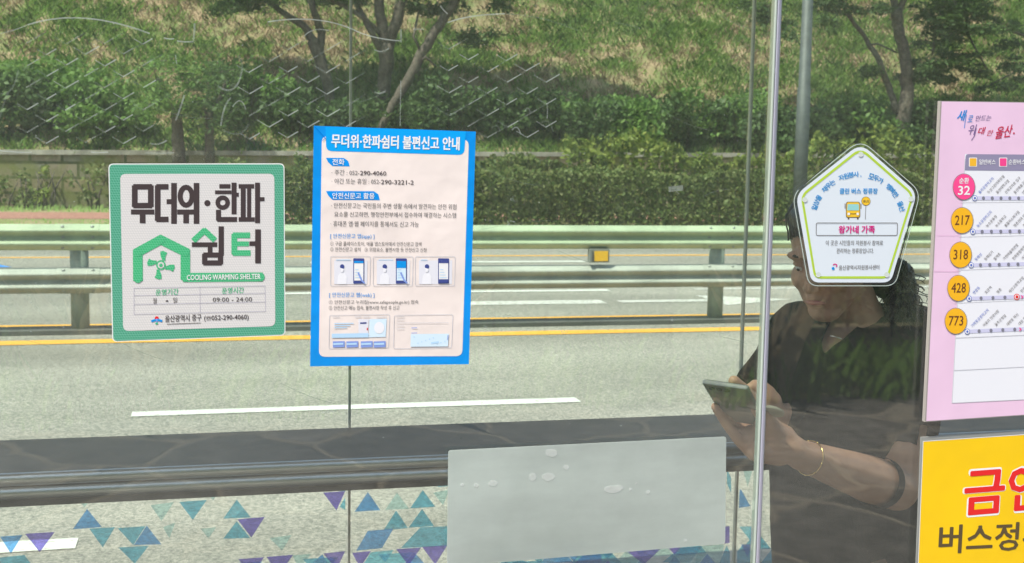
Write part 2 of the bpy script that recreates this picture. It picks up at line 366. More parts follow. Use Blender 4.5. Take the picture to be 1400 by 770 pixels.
# grass and weeds of the bank: nobody could count it
def bank_grass():
    dry, grn, dk = [], [], []
    for i in range(23000):
        x = random.uniform(-8, 31); y = WALL_Y+0.3+random.random()**1.0*10.5
        g = noise.noise((x*0.30, y*0.42, 1.7))*0.9+noise.noise((x*1.1, y*1.5, 5.0))*0.7+0.12+0.10*(x > 8)+max(0, 0.45-(y-WALL_Y)*0.17)
        if x < 6: g -= 0.16*min(1, max(0, (y-WALL_Y-3)/2))
        k = random.random()
        if g > 0.25: (grn if k < 0.8 else dk).append((x, y))
        elif g > 0.0: (grn if k < 0.36 else dry).append((x, y)) if k < 0.9 else None
        elif k < 0.5: dry.append((x, y))
        elif k < 0.55: grn.append((x, y))
    def spread(pts, n, rad, h0, h1, w0, seed):
        r = np.random.default_rng(seed); P = np.repeat(np.array(pts), n, 0); P = P+r.normal(size=P.shape)*rad
        z = np.array([hill_z(float(a), float(b)) for a, b in P]); base = np.column_stack([P, z-0.02])
        hh = np.repeat(r.uniform(0.6, 1.35, len(pts)), n)*r.uniform(h0, h1, len(P))
        return blades_mesh('blades', base, hh, r.uniform(0.2, 1.0, len(P)), r.uniform(w0*0.7, w0*1.4, len(P)), seed)
    a = spread(dry, 10, 0.12, 0.04, 0.17, 0.010, 3); b = spread(grn, 15, 0.12, 0.05, 0.20, 0.011, 4); c = spread(dk, 13, 0.13, 0.07, 0.25, 0.013, 5)
    for nm, me, mt, in (('dry_grass', a, leaf_mat('dry_blades', [(0.44, 0.31, 0.20), (0.32, 0.22, 0.14), (0.52, 0.39, 0.27), (0.26, 0.19, 0.11)], 0.25)),
                        ('green_grass', b, leaf_mat('green_blades', [(0.16, 0.30, 0.06), (0.26, 0.39, 0.09), (0.19, 0.33, 0.07), (0.33, 0.40, 0.14)], 0.4)),
                        ('coarse_weeds', c, leaf_mat('weed_blades', [(0.08, 0.16, 0.04), (0.13, 0.22, 0.06), (0.2, 0.28, 0.08)], 0.4))):
        tag(link_mesh(nm, me, None, [mt]), nm.replace('_', ' ')+' growing all over the bank across the road', 'grass', None, 'stuff')
bank_grass()
def verge_grass():
    r = np.random.default_rng(12); n = 9000
    x = r.uniform(-9, 26, n); y = np.where(r.random(n) < 0.55, r.uniform(25.5, 26.9, n), r.uniform(19.9, 22.9, n))
    me = blades_mesh('verge_grass', np.column_stack([x, y, np.zeros(n)]), np.where(y < 24, r.uniform(0.01, 0.05, n), r.uniform(0.03, 0.13, n)), r.uniform(0.2, 0.9, n), r.uniform(0.008, 0.016, n), 12)
    tag(link_mesh('verge_grass', me, None, [MATS['green_blades']]), 'short grass on the verge beside the red footpath', 'grass', None, 'stuff')
verge_grass()

# low stone retaining wall at the foot of the bank
def stone_mat():
    m = mat('wall_stone', (0.25, 0.23, 0.18), 0.9, spec=0.2); n = m.node_tree.nodes; l = m.node_tree.links; b = n['Principled BSDF']
    g = n.new('ShaderNodeNewGeometry'); mp = n.new('ShaderNodeMapping'); mp.inputs['Rotation'].default_value = (R(90), 0, 0); l.new(g.outputs['Position'], mp.inputs[0])
    br = n.new('ShaderNodeTexBrick'); br.inputs['Scale'].default_value = 1.0; br.inputs['Brick Width'].default_value = 0.62; br.inputs['Row Height'].default_value = 0.31
    br.inputs['Mortar Size'].default_value = 0.03; br.inputs['Color1'].default_value = (0.34, 0.26, 0.18, 1); br.inputs['Color2'].default_value = (0.22, 0.21, 0.15, 1); br.inputs['Mortar'].default_value = (0.08, 0.09, 0.04, 1)
    l.new(mp.outputs[0], br.inputs['Vector'])
    t = n.new('ShaderNodeTexNoise'); t.inputs['Scale'].default_value = 1.7; t.inputs['Detail'].default_value = 7; l.new(g.outputs['Position'], t.inputs['Vector'])
    r = n.new('ShaderNodeMapRange'); r.inputs[1].default_value = 0.42; r.inputs[2].default_value = 0.6; l.new(t.outputs[0], r.inputs[0])
    mx = n.new('ShaderNodeMix'); mx.data_type = 'RGBA'; l.new(r.outputs[0], mx.inputs[0]); l.new(br.outputs[0], mx.inputs[6]); mx.inputs[7].default_value = (0.19, 0.20, 0.07, 1)
    l.new(mx.outputs[2], b.inputs['Base Color']); return m
t = empty('retaining_wall', (8, WALL_Y, 0), 'low mossy stone retaining wall with a pale coping at the foot of the bank', 'wall')
mb = MB(); N = 40
vs = []; fs = []
for i in range(N+1):
    x = -40+95*i/N; h = wall_top(x)-0.1
    vs += [(x, WALL_Y, -0.05), (x, WALL_Y, h), (x, WALL_Y+0.35, h), (x, WALL_Y+0.35, -0.05)]
for i in range(N):
    for k in range(4): fs.append((4*i+k, 4*i+(k+1) % 4, 4*i+4+(k+1) % 4, 4*i+4+k))
mb.add(vs, fs); mb.build('masonry', stone_mat(), t)
mb = MB(); vs = []
for i in range(N+1):
    x = -40+95*i/N; h = wall_top(x)
    vs += [(x, WALL_Y-0.05, h-0.097), (x, WALL_Y-0.05, h), (x, WALL_Y+0.40, h), (x, WALL_Y+0.40, h-0.097)]
mb.add(vs, fs); mb.build('coping', mat('pale_coping', (0.44, 0.42, 0.36), 0.85, noise_amt=0.45, noise_scale=3), t)

# ------------------------------------------------------------------ hedges and shrubs
LM_HEDGE = leaf_mat('hedge_leaves', [(0.08, 0.13, 0.03), (0.13, 0.18, 0.05), (0.17, 0.21, 0.065), (0.20, 0.21, 0.08)], 0.35)
LM_YEL = leaf_mat('yellow_green_leaves', [(0.12, 0.18, 0.035), (0.19, 0.25, 0.045), (0.27, 0.31, 0.07), (0.09, 0.15, 0.03)], 0.4)
LM_DARK = leaf_mat('dark_leaves', [(0.045, 0.09, 0.028), (0.07, 0.125, 0.035), (0.10, 0.17, 0.05), (0.06, 0.10, 0.04)], 0.35)
LM_MID = leaf_mat('mid_leaves', [(0.085, 0.175, 0.035), (0.13, 0.24, 0.05), (0.18, 0.30, 0.07), (0.11, 0.19, 0.05)], 0.4)
BARK = mat('bark', (0.13, 0.105, 0.085), 0.9, noise_amt=0.55, noise_scale=14, bump=1.0, bump_scale=40)
def hedge(name, label, x0, x1, y0, y1, h, m, n, seed, leaf=0.04, ragged=0.12, cat='hedge', z0=0.0, group=None):
    """a clipped hedge: leaves through the whole body, thicker on the outside, over a twiggy core"""
    r = np.random.default_rng(seed)
    x = r.uniform(x0, x1, n); side = r.random(n)
    y = np.where(side < 0.45, y0+np.abs(r.normal(size=n))*0.12, r.uniform(y0, y1, n)); z = r.uniform(0.03, 1, n)
    top = (side > 0.72); z = np.where(top, 1-np.abs(r.normal(size=n))*0.07, z)
    hh = np.array([h*(1+ragged*noise.noise((float(a)*0.9, float(b)*0.9, seed))+ragged*0.6*noise.noise((float(a)*3.5, float(b)*3.5, seed))) for a, b in zip(x, y)])
    bul = np.array([0.10*noise.noise((float(a)*1.2, float(b)*2.0, seed+4)) for a, b in zip(x, z)])
    cen = np.column_stack([x, y+bul, z0+z*hh])
    t = empty(name, ((x0+x1)/2, (y0+y1)/2, z0), label, cat, group)
    me = leaves_mesh('leaves', cen, r.uniform(leaf*0.6, leaf*1.4, n), seed=seed)
    link_mesh('foliage', me, t, [m])
    mb = MB(); k = int((x1-x0)/0.35)
    for i in range(k):
        bx = x0+(i+0.5)*(x1-x0)/k+random.uniform(-.1, .1); by = random.uniform(y0+.15, y1-.1)
        for j in range(3):
            mb.tube([(bx, by, z0-0.02), (bx+random.uniform(-.1, .1), by+random.uniform(-.1, .1), z0+h*0.4), (bx+random.uniform(-.25, .25), by+random.uniform(-.2, .2), z0+h*0.85)], [0.014, 0.01, 0.004], 5)
    mb.build('stems', BARK, t)
    return t
hx = PY(300, 270, 21.0).x
hedge('hedge', 'clipped olive green hedge along the far verge, behind the guardrail', hx, 26, 21.0, 22.1, 0.98, LM_HEDGE, 60000, 21, 0.043, 0.2)
hedge('hedge', 'looser yellow-green hedge standing just behind the clipped one', PY(770, 230, 22.6).x, 26, 22.35, 23.0, 1.42, LM_YEL, 17000, 22, 0.065, 0.5)
hedge('hedge', 'low sparse green hedge against the retaining wall, near the blue poster', 1.6, 7.2, 22.4, 23.0, 1.12, LM_HEDGE, 9000, 23, 0.05, 0.25)

def shrub(px, py_top, Y, wid, m, n, seed, label, stem=0.0, leaf=0.07, zb=None, group='shrubs in the row along the top of the wall', cat='shrub', name='shrub'):
    r = np.random.default_rng(seed); p = PY(px, py_top, Y); zb = hill_z(p.x, Y) if zb is None else zb
    top = p.z; z_low = zb+stem; H = max(0.5, top-z_low)
    k = 16; cl = np.column_stack([r.normal(0, wid*0.27, k), r.normal(0, 0.33, k), r.uniform(0.18, 0.92, k)])
    i = r.integers(0, k, n); cen = np.empty((n, 3)); off = r.normal(size=(n, 3)); off /= np.linalg.norm(off, axis=1, keepdims=True); off *= (r.random(n)**0.45)[:, None]
    rad = wid*0.30
    cen[:, 0] = p.x+cl[i, 0]+off[:, 0]*rad; cen[:, 1] = Y+cl[i, 1]+off[:, 1]*rad*0.8; cen[:, 2] = z_low+cl[i, 2]*H+off[:, 2]*min(rad, H*0.28)
    cen[:, 2] = np.maximum(cen[:, 2], zb+0.05)
    t = empty(name, (p.x, Y, zb), label, cat, group)
    link_mesh('foliage', leaves_mesh('leaves', cen, r.uniform(leaf*0.6, leaf*1.4, n), seed=seed), t, [m])
    mb = MB()
    for j in range(4 if stem < 0.4 else 1):
        s = random.uniform(-.12, .12) if stem < .4 else 0
        mb.tube([(p.x+s, Y, zb-0.1), (p.x+s*2, Y, zb+stem+H*0.3), (p.x+s*3+random.uniform(-.2, .2), Y+random.uniform(-.2, .2), zb+stem+H*0.8)], [0.075 if stem > .4 else 0.03, 0.05 if stem > .4 else 0.02, 0.008], 7)
    mb.build('stems' if stem < .4 else 'trunk', BARK, t)
SH = [  # px, top, Y, width, leaves, n, label, stem
 (22, 105, 28.0, 1.6, LM_DARK, 2600, 'dark green shrub on the wall top, leftmost of the row', 0),
 (80, 84, 28.3, 1.9, LM_MID, 3000, 'mid green bushy shrub second from the left in the row on the wall', 0),
 (135, 120, 27.8, 1.4, LM_MID, 2000, 'low green shrub on the wall above the left edge of the square green sticker', 0),
 (350, 90, 28.2, 1.6, LM_MID, 2500, 'green shrub on the wall midway between the square sticker and the blue poster', 0),
 (400, 120, 27.9, 1.5, LM_DARK, 2300, 'dark low shrub on the wall just left of the blue poster', 0),
 (455, 135, 28.0, 1.4, LM_DARK, 2100, 'dark shrub on the wall under the leaning forked tree', 0),
 (560, 130, 28.2, 1.5, LM_DARK, 1900, 'dark shrub behind the split tree, above the blue poster', 0),
 (630, 112, 28.0, 1.7, LM_DARK, 2600, 'dark shrub on the wall at the upper right corner of the blue poster', 0),
 (700, 128, 28.1, 1.6, LM_DARK, 2200, 'dark spreading shrub on the wall right of the blue poster', 0),
 (770, 138, 28.0, 1.4, LM_MID, 1900, 'green shrub on the wall above the yellow reflector', 0),
 (812, 140, 27.4, 1.0, LM_DARK, 1500, 'narrow dark shrub hanging over the coping above the yellow reflector', 0),
 (870, 132, 27.7, 1.6, LM_MID, 2600, 'bright green shrub on the wall in the middle of the open view', 0),
 (930, 140, 27.5, 1.5, LM_DARK, 2300, 'dark shrub on the wall left of the shelter glass joint', 0),
 (990, 130, 27.8, 1.6, LM_MID, 2500, 'green shrub on the wall right behind the thin glass joint', 0),
 (1050, 150, 27.4, 1.5, LM_DARK, 2400, 'dark shrub on the wall behind the thick pane edge', 0),
 (1120, 142, 27.7, 1.8, LM_DARK, 3000, 'dark shrub on the wall right of the grey lamp post', 0),
 (1180, 132, 27.9, 1.7, LM_MID, 2700, 'green shrub on the wall between lamp post and forked tree', 0),
 (1262, 146, 27.6, 1.7, LM_DARK, 2700, 'dark shrub on the wall right of the forked tree trunk', 0),
 (1340, 140, 27.8, 1.9, LM_MID, 2500, 'green shrub on the wall hidden mostly behind the pink board', 0),
]
for i, (px, tp, Y, wd, m, n, lb, st) in enumerate(SH): shrub(px, tp, Y, wd, m, n, 100+i, lb, st)
# overgrowth hanging in front of the wall on the left
for i, (px, tp, wd, n, lb) in enumerate([(40, 232, 0.5, 170, 'small weed bush growing at the left foot of the stone wall'), (62, 222, 0.35, 200, 'thin yellow-green weed bush growing against the stone wall'), (132, 222, 0.7, 330, 'weed bush against the wall touching the square green sticker'), (5, 240, 0.5, 150, 'low weed bush by the wall at the left edge of the photo')]):
    shrub(px, tp, 26.75, wd, LM_YEL if i == 1 else LM_HEDGE, n, 300+i, lb, 0, 0.05, 0.0, 'weed bushes at the foot of the stone wall', 'bush', 'weed_bush')

# ------------------------------------------------------------------ trees
def tree(label, limbs, clumps, Y, leaf_m, seed, leaf=0.075, dens=170):
    """limbs: list of [(px, py, radius_px)...] at depth Y; clumps: (px, py, rx_px, ry_px)"""
    r = np.random.default_rng(seed); P = lambda px, py, dy=0: PY(px, py, Y+dy)
    b0 = P(limbs[0][0][0], limbs[0][0][1]); b0.z = hill_z(b0.x, Y)
    t = empty('tree', b0, label, 'tree', 'trees standing on the bank')
    k = Y/FPX*1.02
    for i, lm in enumerate(limbs):
        dy = [0.0]+[random.uniform(-.25, .25)*(0 if i == 0 else 1) for _ in lm[1:]]
        pts = [P(a, b, d) for (a, b, c), d in zip(lm, dy)]; rad = [c*k for a, b, c in lm]
        if i == 0: pts[0].z = hill_z(pts[0].x, Y)-0.2
        # a few extra points so that the wood bends rather than kinks
        pp, rr = [], []
        for a in range(len(pts)-1):
            for s in range(4):
                f = s/4; q = pts[a].lerp(pts[a+1], f); jit = 0.25*rad[a]*(s > 0)
                pp.append(q+Vector((random.uniform(-jit, jit), random.uniform(-jit, jit), 0))); rr.append(rad[a]*(1-f)+rad[a+1]*f)
        pp.append(pts[-1]); rr.append(rad[-1])
        mb = MB(); mb.tube(pp, rr, 9); mb.build('trunk' if i == 0 else 'limb', BARK, t)
    cen = []; twig = MB()
    for (px, py, rx, ry) in clumps:
        c0 = P(px, py, random.uniform(-.5, .4)); n = max(30, int(dens*(rx*ry)/900*9))
        ns = max(5, int(rx*ry/42))
        for s in range(ns):      # small flat sprays, so that gaps stay between them
            o = Vector((r.normal()*rx*k*0.5, r.normal()*0.35, r.normal()*ry*k*0.5)); m_ = max(5, n//ns)
            e = r.normal(size=(m_, 3))*np.array([0.13, 0.12, 0.05]); e[:, 2] -= 0.35*np.abs(e[:, 0])
            cen.append(np.array(c0+o)+e)
            if s % 3 == 0: twig.tube([c0+o*0.2, c0+o*0.7+Vector((0, 0, .03)), c0+o], [0.012, 0.008, 0.003], 5)
    cen = np.concatenate(cen); nrm = r.normal(size=cen.shape)*0.55; nrm[:, 2] += 1.0
    ob = link_mesh('crown', leaves_mesh('crown', cen, r.uniform(leaf*0.5, leaf*1.2, len(cen)), nrm, 0.42, seed), t, [leaf_m])
    twig.build('twigs', BARK, t)
    return t
big = lambda cx, cy: [(cx+random.gauss(0, 95), cy-random.uniform(0, 190), random.uniform(35, 60), random.uniform(22, 40)) for _ in range(13)]
tree('tree with an upright trunk splitting into three limbs above the blue poster',
     [[(524, 205, 9.5), (523, 150, 9), (526, 100, 9.5), (529, 62, 10.5)], [(527, 66, 8.5), (519, 20, 7), (511, -60, 6), (490, -200, 3)], [(531, 66, 8), (545, 20, 7.5), (560, -50, 6), (590, -190, 3)],
      [(523, 72, 4.5), (505, 40, 4), (488, 5, 3.5), (450, -80, 2)], [(519, 45, 4), (500, 26, 3), (470, 8, 3), (430, -10, 2)]],
     [(590, 8, 26, 14), (560, -10, 30, 14), (470, -5, 40, 10), (615, 6, 18, 9), (330, 0, 30, 12), (300, 10, 20, 10), (365, -6, 26, 10)]+big(520, -60), 28.4, LM_DARK, 51)
tree('slender tree leaning strongly to the right above the blue poster',
     [[(512, 200, 4.5), (528, 160, 5), (548, 125, 6.5), (572, 82, 7), (595, 42, 6.5), (622, 2, 6), (660, -60, 5), (700, -140, 3)], [(578, 75, 2), (565, 50, 1.7), (572, 18, 1.4), (570, -20, 1)], [(566, 90, 1.6), (582, 78, 1.5), (597, 92, 1.2)]],
     [(690, 2, 22, 8), (650, -12, 22, 10), (638, 48, 20, 8), (655, 55, 14, 6), (672, 45, 10, 5)]+big(690, -80), 27.9, LM_DARK, 52)
tree('dark tree leaning left, its trunk rising just above the left edge of the blue poster',
     [[(460, 205, 6), (450, 130, 7), (438, 82, 8), (427, 55, 7.5)], [(432, 62, 6), (415, 35, 5), (388, 18, 4), (362, 0, 3), (330, -50, 2)], [(437, 78, 5.5), (440, 45, 5.5), (428, 12, 4.5), (415, -20, 4), (400, -100, 2)]],
     [(380, -4, 26, 12), (345, 4, 26, 12), (440, -12, 26, 10)]+big(390, -70), 28.7, LM_DARK, 53)
tree('small leafy tree with a thin trunk just above the left part of the square sticker',
     [[(245, 225, 9), (243, 180, 7.5), (240, 150, 6)], [(241, 155, 4), (225, 125, 3), (215, 105, 2)]],
     [(240, 100, 34, 16), (215, 120, 30, 18), (262, 115, 26, 18), (200, 145, 24, 16), (240, 150, 32, 16), (232, 82, 22, 10), (270, 145, 20, 14)], 26.6, LM_MID, 54, 0.07, 70)
tree('small leafy tree with a dark stem above the right part of the square sticker',
     [[(287, 225, 6.5), (286, 185, 6), (284, 150, 5)], [(285, 160, 3), (300, 135, 3), (310, 110, 2)]],
     [(295, 100, 30, 14), (310, 125, 28, 16), (280, 135, 24, 16), (320, 150, 24, 14), (300, 165, 26, 12)], 26.7, LM_DARK, 55, 0.07, 70)
tree('forked tree with a slim side limb right of the grey lamp post',
     [[(1232, 300, 11), (1232, 220, 10.5), (1235, 160, 12), (1241, 120, 9.5), (1238, 80, 8.5), (1229, 40, 8), (1226, 12, 9)], [(1226, 16, 5.5), (1219, -15, 5), (1205, -90, 3.5)], [(1229, 16, 5), (1240, -15, 4.5), (1262, -90, 3.5)],
      [(1226, 155, 5), (1215, 118, 5), (1203, 85, 4.2), (1185, 55, 3.5), (1165, 28, 3), (1150, 2, 2.5), (1135, -40, 2)], [(1188, 62, 1.7), (1200, 60, 1.5), (1226, 72, 1.3)], [(1160, 22, 1.5), (1145, 15, 1.2), (1125, 14, 1)]],
     [(1255, 95, 30, 12), (1280, 102, 26, 12), (1195, 98, 22, 7), (1265, 108, 20, 7), (1140, 0, 30, 12), (1170, 8, 22, 10), (1205, 12, 24, 9), (1130, 28, 20, 5), (1060, 30, 22, 14), (1050, 8, 24, 12), (1078, 40, 14, 8)]+big(1200, -70), 27.4, LM_DARK, 56)
tree('tree whose dark branches droop into the top right corner above the pink board',
     [[(1440, 300, 8), (1436, 150, 8), (1430, 60, 8), (1420, -20, 7), (1400, -90, 5)], [(1425, -10, 4), (1340, -30, 3.5), (1290, 5, 3), (1280, 40, 2.6), (1274, 76, 1.6)], [(1433, 60, 3), (1370, 38, 2.0), (1320, 44, 1.4), (1284, 46, 1)], [(1300, -8, 2), (1330, 60, 1.5), (1350, 95, 1)], [(1430, 70, 3), (1395, 95, 2), (1350, 118, 1)]],
     [(1290, 10, 28, 18), (1300, 35, 34, 14), (1285, 45, 22, 12), (1330, 40, 30, 8), (1365, 36, 28, 8), (1345, 12, 22, 6), (1325, 78, 14, 14), (1340, 95, 14, 10), (1355, 118, 20, 7), (1390, 90, 18, 16), (1395, 60, 14, 10), (1275, 55, 18, 8), (1335, 0, 24, 12), (1275, 20, 16, 14), (1310, 20, 30, 16), (1290, 60, 14, 10), (1380, 110, 20, 7), (1385, 36, 22, 8), (1280, 90, 34, 12), (1300, 75, 20, 10)]+big(1330, -70), 27.2, LM_DARK, 57)

# ------------------------------------------------------------------ grey lamp post on the far verge
Yp = 20.6; p0 = PY(1094, 250, Yp); p1 = PY(1103.5, 5, Yp); xb = p0.x
t = empty('lamp_post', (xb, Yp, 0), 'plain grey steel lamp post rising from the far verge, left of the white pentagon sign', 'lamp post')
POST = mat('post_steel', (0.085, 0.10, 0.10), 0.6, 0.2, noise_amt=0.25, noise_scale=4)
mb = MB(); mb.tube([(xb, Yp, -0.02), (xb, Yp, 2.55), (xb, Yp, 2.56), (xb, Yp, 7.8)], [0.125, 0.118, 0.105, 0.07], 20); mb.build('pole', POST, t)
mb = MB(); mb.tube([(xb, Yp, 0), (xb, Yp, 0.03)], 0.21, 20); mb.build('base_plate', POST, t)
mb = MB(); mb.tube([(xb, Yp, 7.6), (xb, Yp-0.6, 8.1), (xb, Yp-1.8, 8.3)], [0.05, 0.045, 0.04], 12); mb.build('arm', POST, t)
mb = MB(); mb.box(xb-0.14, xb+0.14, Yp-2.5, Yp-1.75, 8.24, 8.36); mb.build('lantern', POST, t, bevel=0.03)

# ------------------------------------------------------------------ median guardrail
base = PZ(110, 455, ROAD_Z); RY = base.y
t = empty('guardrail', (base.x, RY, ROAD_Z), 'pale green double beam steel guardrail along the middle of the road', 'guardrail')
zt = [PY(700, y, RY).z for y in (307.5, 340, 362, 394)]
GR_G = mat('green_enamel', (0.40, 0.49, 0.32), 0.45, 0.0, noise_amt=0.22, noise_scale=3.5, coat=0.1, detail=9)
GR_L = mat('grey_green_enamel', (0.42, 0.45, 0.39), 0.5, 0.0, noise_amt=0.28, noise_scale=3.5, detail=9)
def beam(zh, zl, m):
    """open W profile: two rounded waves with the valley between them"""
    H = zh-zl; out = []
    for i in range(41):
        f = i/40; s = 0.5-0.5*math.cos(4*math.pi*f)
        out.append((RY-0.05-0.058*s**0.8, zh-H*f))
    back = [(y+0.006, z) for y, z in out][::-1]
    mb = MB(); mb.extrude(out+back, -40, 60, 0, True); return mb.build('rail', m, t)
beam(zt[0], zt[1], GR_G); beam(zt[2], zt[3], GR_L)
gap = PZ(1022, 455, ROAD_Z).x-base.x; gap /= 2
STEELB = mat('galvanised', (0.30, 0.32, 0.30), 0.45, 0.6)
for zh, zl_, m_ in ((zt[0], zt[1], GR_G), (zt[2], zt[3], GR_L)):
    for i in range(-4, 8):              # overlapped beam ends with their bolts, at every second post
        x = base.x+gap*(2*i)+0.16; H = zh-zl_; out = []
        for q in range(41):
            f = q/40; s = 0.5-0.5*math.cos(4*math.pi*f); out.append((RY-0.0535-0.058*s**0.8, zh+0.002-(H+0.004)*f))
        mb = MB(); mb.extrude(out+[(y+0.004, z) for y, z in out][::-1], x-0.32, x, 0, True); mb.build('rail_splice', m_, t)
        mb = MB()
        for bx in (x-0.27, x-0.05):
            for f in (0.10, 0.5, 0.90): 
                s = 0.5-0.5*math.cos(4*math.pi*f); y_ = RY-0.0535-0.058*s**0.8; mb.ball((bx, y_-0.004, zh-H*f), (0.014, 0.010, 0.014), 10)
        mb.build('bolts', STEELB, t)
PM = mat('post_enamel', (0.27, 0.33, 0.28), 0.55, noise_amt=0.3, noise_scale=5)
for i in range(-9, 16):
    x = base.x+gap*i; mb = MB()
    mb.tube([(x, RY+0.02, ROAD_Z-0.02), (x, RY+0.02, zt[0]-0.03)], 0.070, 18); po = mb.build('post', PM, t)
mb = MB()
mb.box(-40, 60, RY-0.12, RY+0.16, ROAD_Z-0.01, ROAD_Z+0.035)
mb.build('base_strip', mat('base_rubber', (0.09, 0.095, 0.085), 0.85, noise_amt=0.3, noise_scale=3), t)
a = PY(806, 342, RY-0.1); b2 = PY(833, 359, RY-0.1)
mb = MB(); mb.box(a.x, b2.x, RY-0.10, RY-0.05, b2.z, a.z+0.01); mb.box(a.x-0.005, a.x+0.02, RY-0.12, RY-0.101, b2.z, a.z+0.01)
dl = mb.build('delineator', mat('delineator_grey', (0.2, 0.22, 0.2), 0.6), t, bevel=0.004)
a = PY(813, 343.5, RY-0.105); b2 = PY(831, 357, RY-0.105)
mb = MB(); mb.box(a.x, b2.x, RY-0.108, RY-0.1, b2.z, a.z); o = mb.build('reflector', mat('amber_reflector', (0.85, 0.50, 0.02), 0.3, coat=0.6), dl)
# ------------------------------------------------------------------ the bus shelter
x_edge = PY(1049, 385, GLASS_Y).x                    # where the two near panes meet
seam1 = PY(479, 300, FAR_Y).x; seam2 = PY(1014, 500, FAR_Y).x
sh = empty('bus_shelter', (0.6, 2.3, 0), 'glass bus shelter with clear panes in front of and behind the seated person', 'bus shelter')
G_NEAR = glass_mat('near_glass', (0.925, 0.955, 0.925), 1.75, 0.036)
G_FAR = glass_mat('far_glass', (0.95, 0.97, 0.945), 1.5, 0.008)
EDGE = mat('polished_glass_edge', (0.42, 0.60, 0.50), 0.15, spec=0.8, coat=0.5)
STEEL = mat('brushed_steel', (0.55, 0.55, 0.55), 0.28, 0.95, bump=0.15, bump_scale=300)
DARKM = mat('dark_steel', (0.045, 0.045, 0.047), 0.4, 0.6)
def pane(x0, x1, y0, y1, z0, z1, gm, name='glass_pane'):
    mb = MB(); mb.box(x0, x1, y0, y1, z0, z1); return mb.build(name, gm, sh)
Z0, Z1 = 0.10, 2.38
pa = pane(-1.62, x_edge-0.007, GLASS_Y, GLASS_Y+0.010, Z0, Z1, G_NEAR)
pb = pane(x_edge+0.007, 2.75, GLASS_Y, GLASS_Y+0.010, Z0, Z1, G_NEAR)
# the joint between the near panes: a clear lipped strip of plastic with a lilac-grey bar in it
mb = MB(); mb.box(x_edge-0.0046, x_edge-0.0015, GLASS_Y-0.002, GLASS_Y+0.012, Z0, Z1); j1 = mb.build('joint_seal', mat('pale_green_seal', (0.36, 0.42, 0.37), 0.25, coat=0.4), sh, bevel=0.001)
mb = MB(); mb.box(x_edge-0.0012, x_edge+0.0032, GLASS_Y-0.004, GLASS_Y+0.012, Z0, Z1); mb.build('joint_strip', mat('lilac_grey_strip', (0.42, 0.42, 0.52), 0.25, 0.35, coat=0.5), sh, bevel=0.001)
mb = MB(); mb.box(x_edge+0.0035, x_edge+0.0050, GLASS_Y-0.002, GLASS_Y+0.012, Z0, Z1); mb.build('joint_seal', mat('white_seal', (0.60, 0.62, 0.60), 0.3, coat=0.4), sh, bevel=0.0006)
# far panes with their joints
W1 = seam2-seam1; far = []
xs_f = [seam1-2*W1, seam1-W1, seam1, seam2, seam2+W1, seam2+2*W1]
for i in range(5):
    far.append(pane(xs_f[i]+0.005, xs_f[i+1]-0.005, FAR_Y, FAR_Y+0.010, 0.12, Z1, G_FAR))
SEAL_D = mat('grey_silicone', (0.66, 0.68, 0.58), 0.4); SEAL_P = mat('clear_silicone', (0.50, 0.52, 0.42), 0.3)
for i in range(1, 5):
    x = xs_f[i]
    mb = MB(); mb.box(x-0.0026, x+0.0004, FAR_Y-0.001, FAR_Y+0.011, 0.12, Z1); mb.build('pane_joint', SEAL_D, sh)
    mb = MB(); mb.box(x+0.0006, x+0.0030, FAR_Y-0.001, FAR_Y+0.011, 0.12, Z1); mb.build('pane_joint', SEAL_P, sh)
# posts, roof, sill rails (mostly beyond the picture)
for x in (-1.68, 2.80):
    for y in (GLASS_Y-0.02, FAR_Y-0.03):
        mb = MB(); mb.box(x-0.04, x+0.04, y, y+0.08, 0, 2.42); mb.build('post', DARKM, sh, bevel=0.006)
mb = MB(); mb.box(-1.95, 3.05, GLASS_Y-0.05, FAR_Y+0.45, 2.42, 2.54); mb.build('roof', mat('roof_panel', (0.30, 0.31, 0.31), 0.5), sh, bevel=0.02)
mb = MB(); mb.box(-1.64, 2.76, GLASS_Y-0.012, GLASS_Y+0.022, 0.04, 0.10); mb.build('sill_rail', STEEL, sh, bevel=0.004)
mb = MB(); mb.box(xs_f[0], xs_f[5], FAR_Y-0.012, FAR_Y+0.022, 0.04, 0.12); mb.build('sill_rail', STEEL, sh, bevel=0.004)
# the ledge along the far glass: dark top, steel rail along its front
LY1 = FAR_Y-0.004
zl = PY(500, 584, LY1).z
q = PZ(500, 628, zl); LY0 = q.y
LEDGE = mat('dark_ledge', (0.045, 0.036, 0.030), 0.42, spec=0.5, noise_amt=0.5, noise_scale=6)
t = sh
mb = MB(); mb.box(-1.6, 2.7, LY0+0.012, LY1, zl-0.03, zl); mb.build('ledge_top', LEDGE, sh)
prof = []
r_ = 0.0135
for cz in (zl-r_+0.002, zl-3*r_+0.001):
    mb = MB(); mb.extrude([(LY0+0.004+r_*0.8*math.cos(a), cz+r_*math.sin(a)) for a in [2*math.pi*i/20 for i in range(20)]], -1.6, 2.7, 0, True); mb.build('ledge_rail', STEEL, sh)
mb = MB(); mb.box(-1.6, 2.7, LY0+0.006, LY0+0.02, zl-0.068, zl-0.05); mb.build('ledge_lip', LEDGE, sh)
for x in (-1.5, seam1-1.05, seam2+0.55, 2.4):
    mb = MB(); mb.box(x-0.02, x+0.02, LY0+0.06, LY1, zl-0.09, zl-0.031); mb.build('ledge_bracket', DARKM, sh)

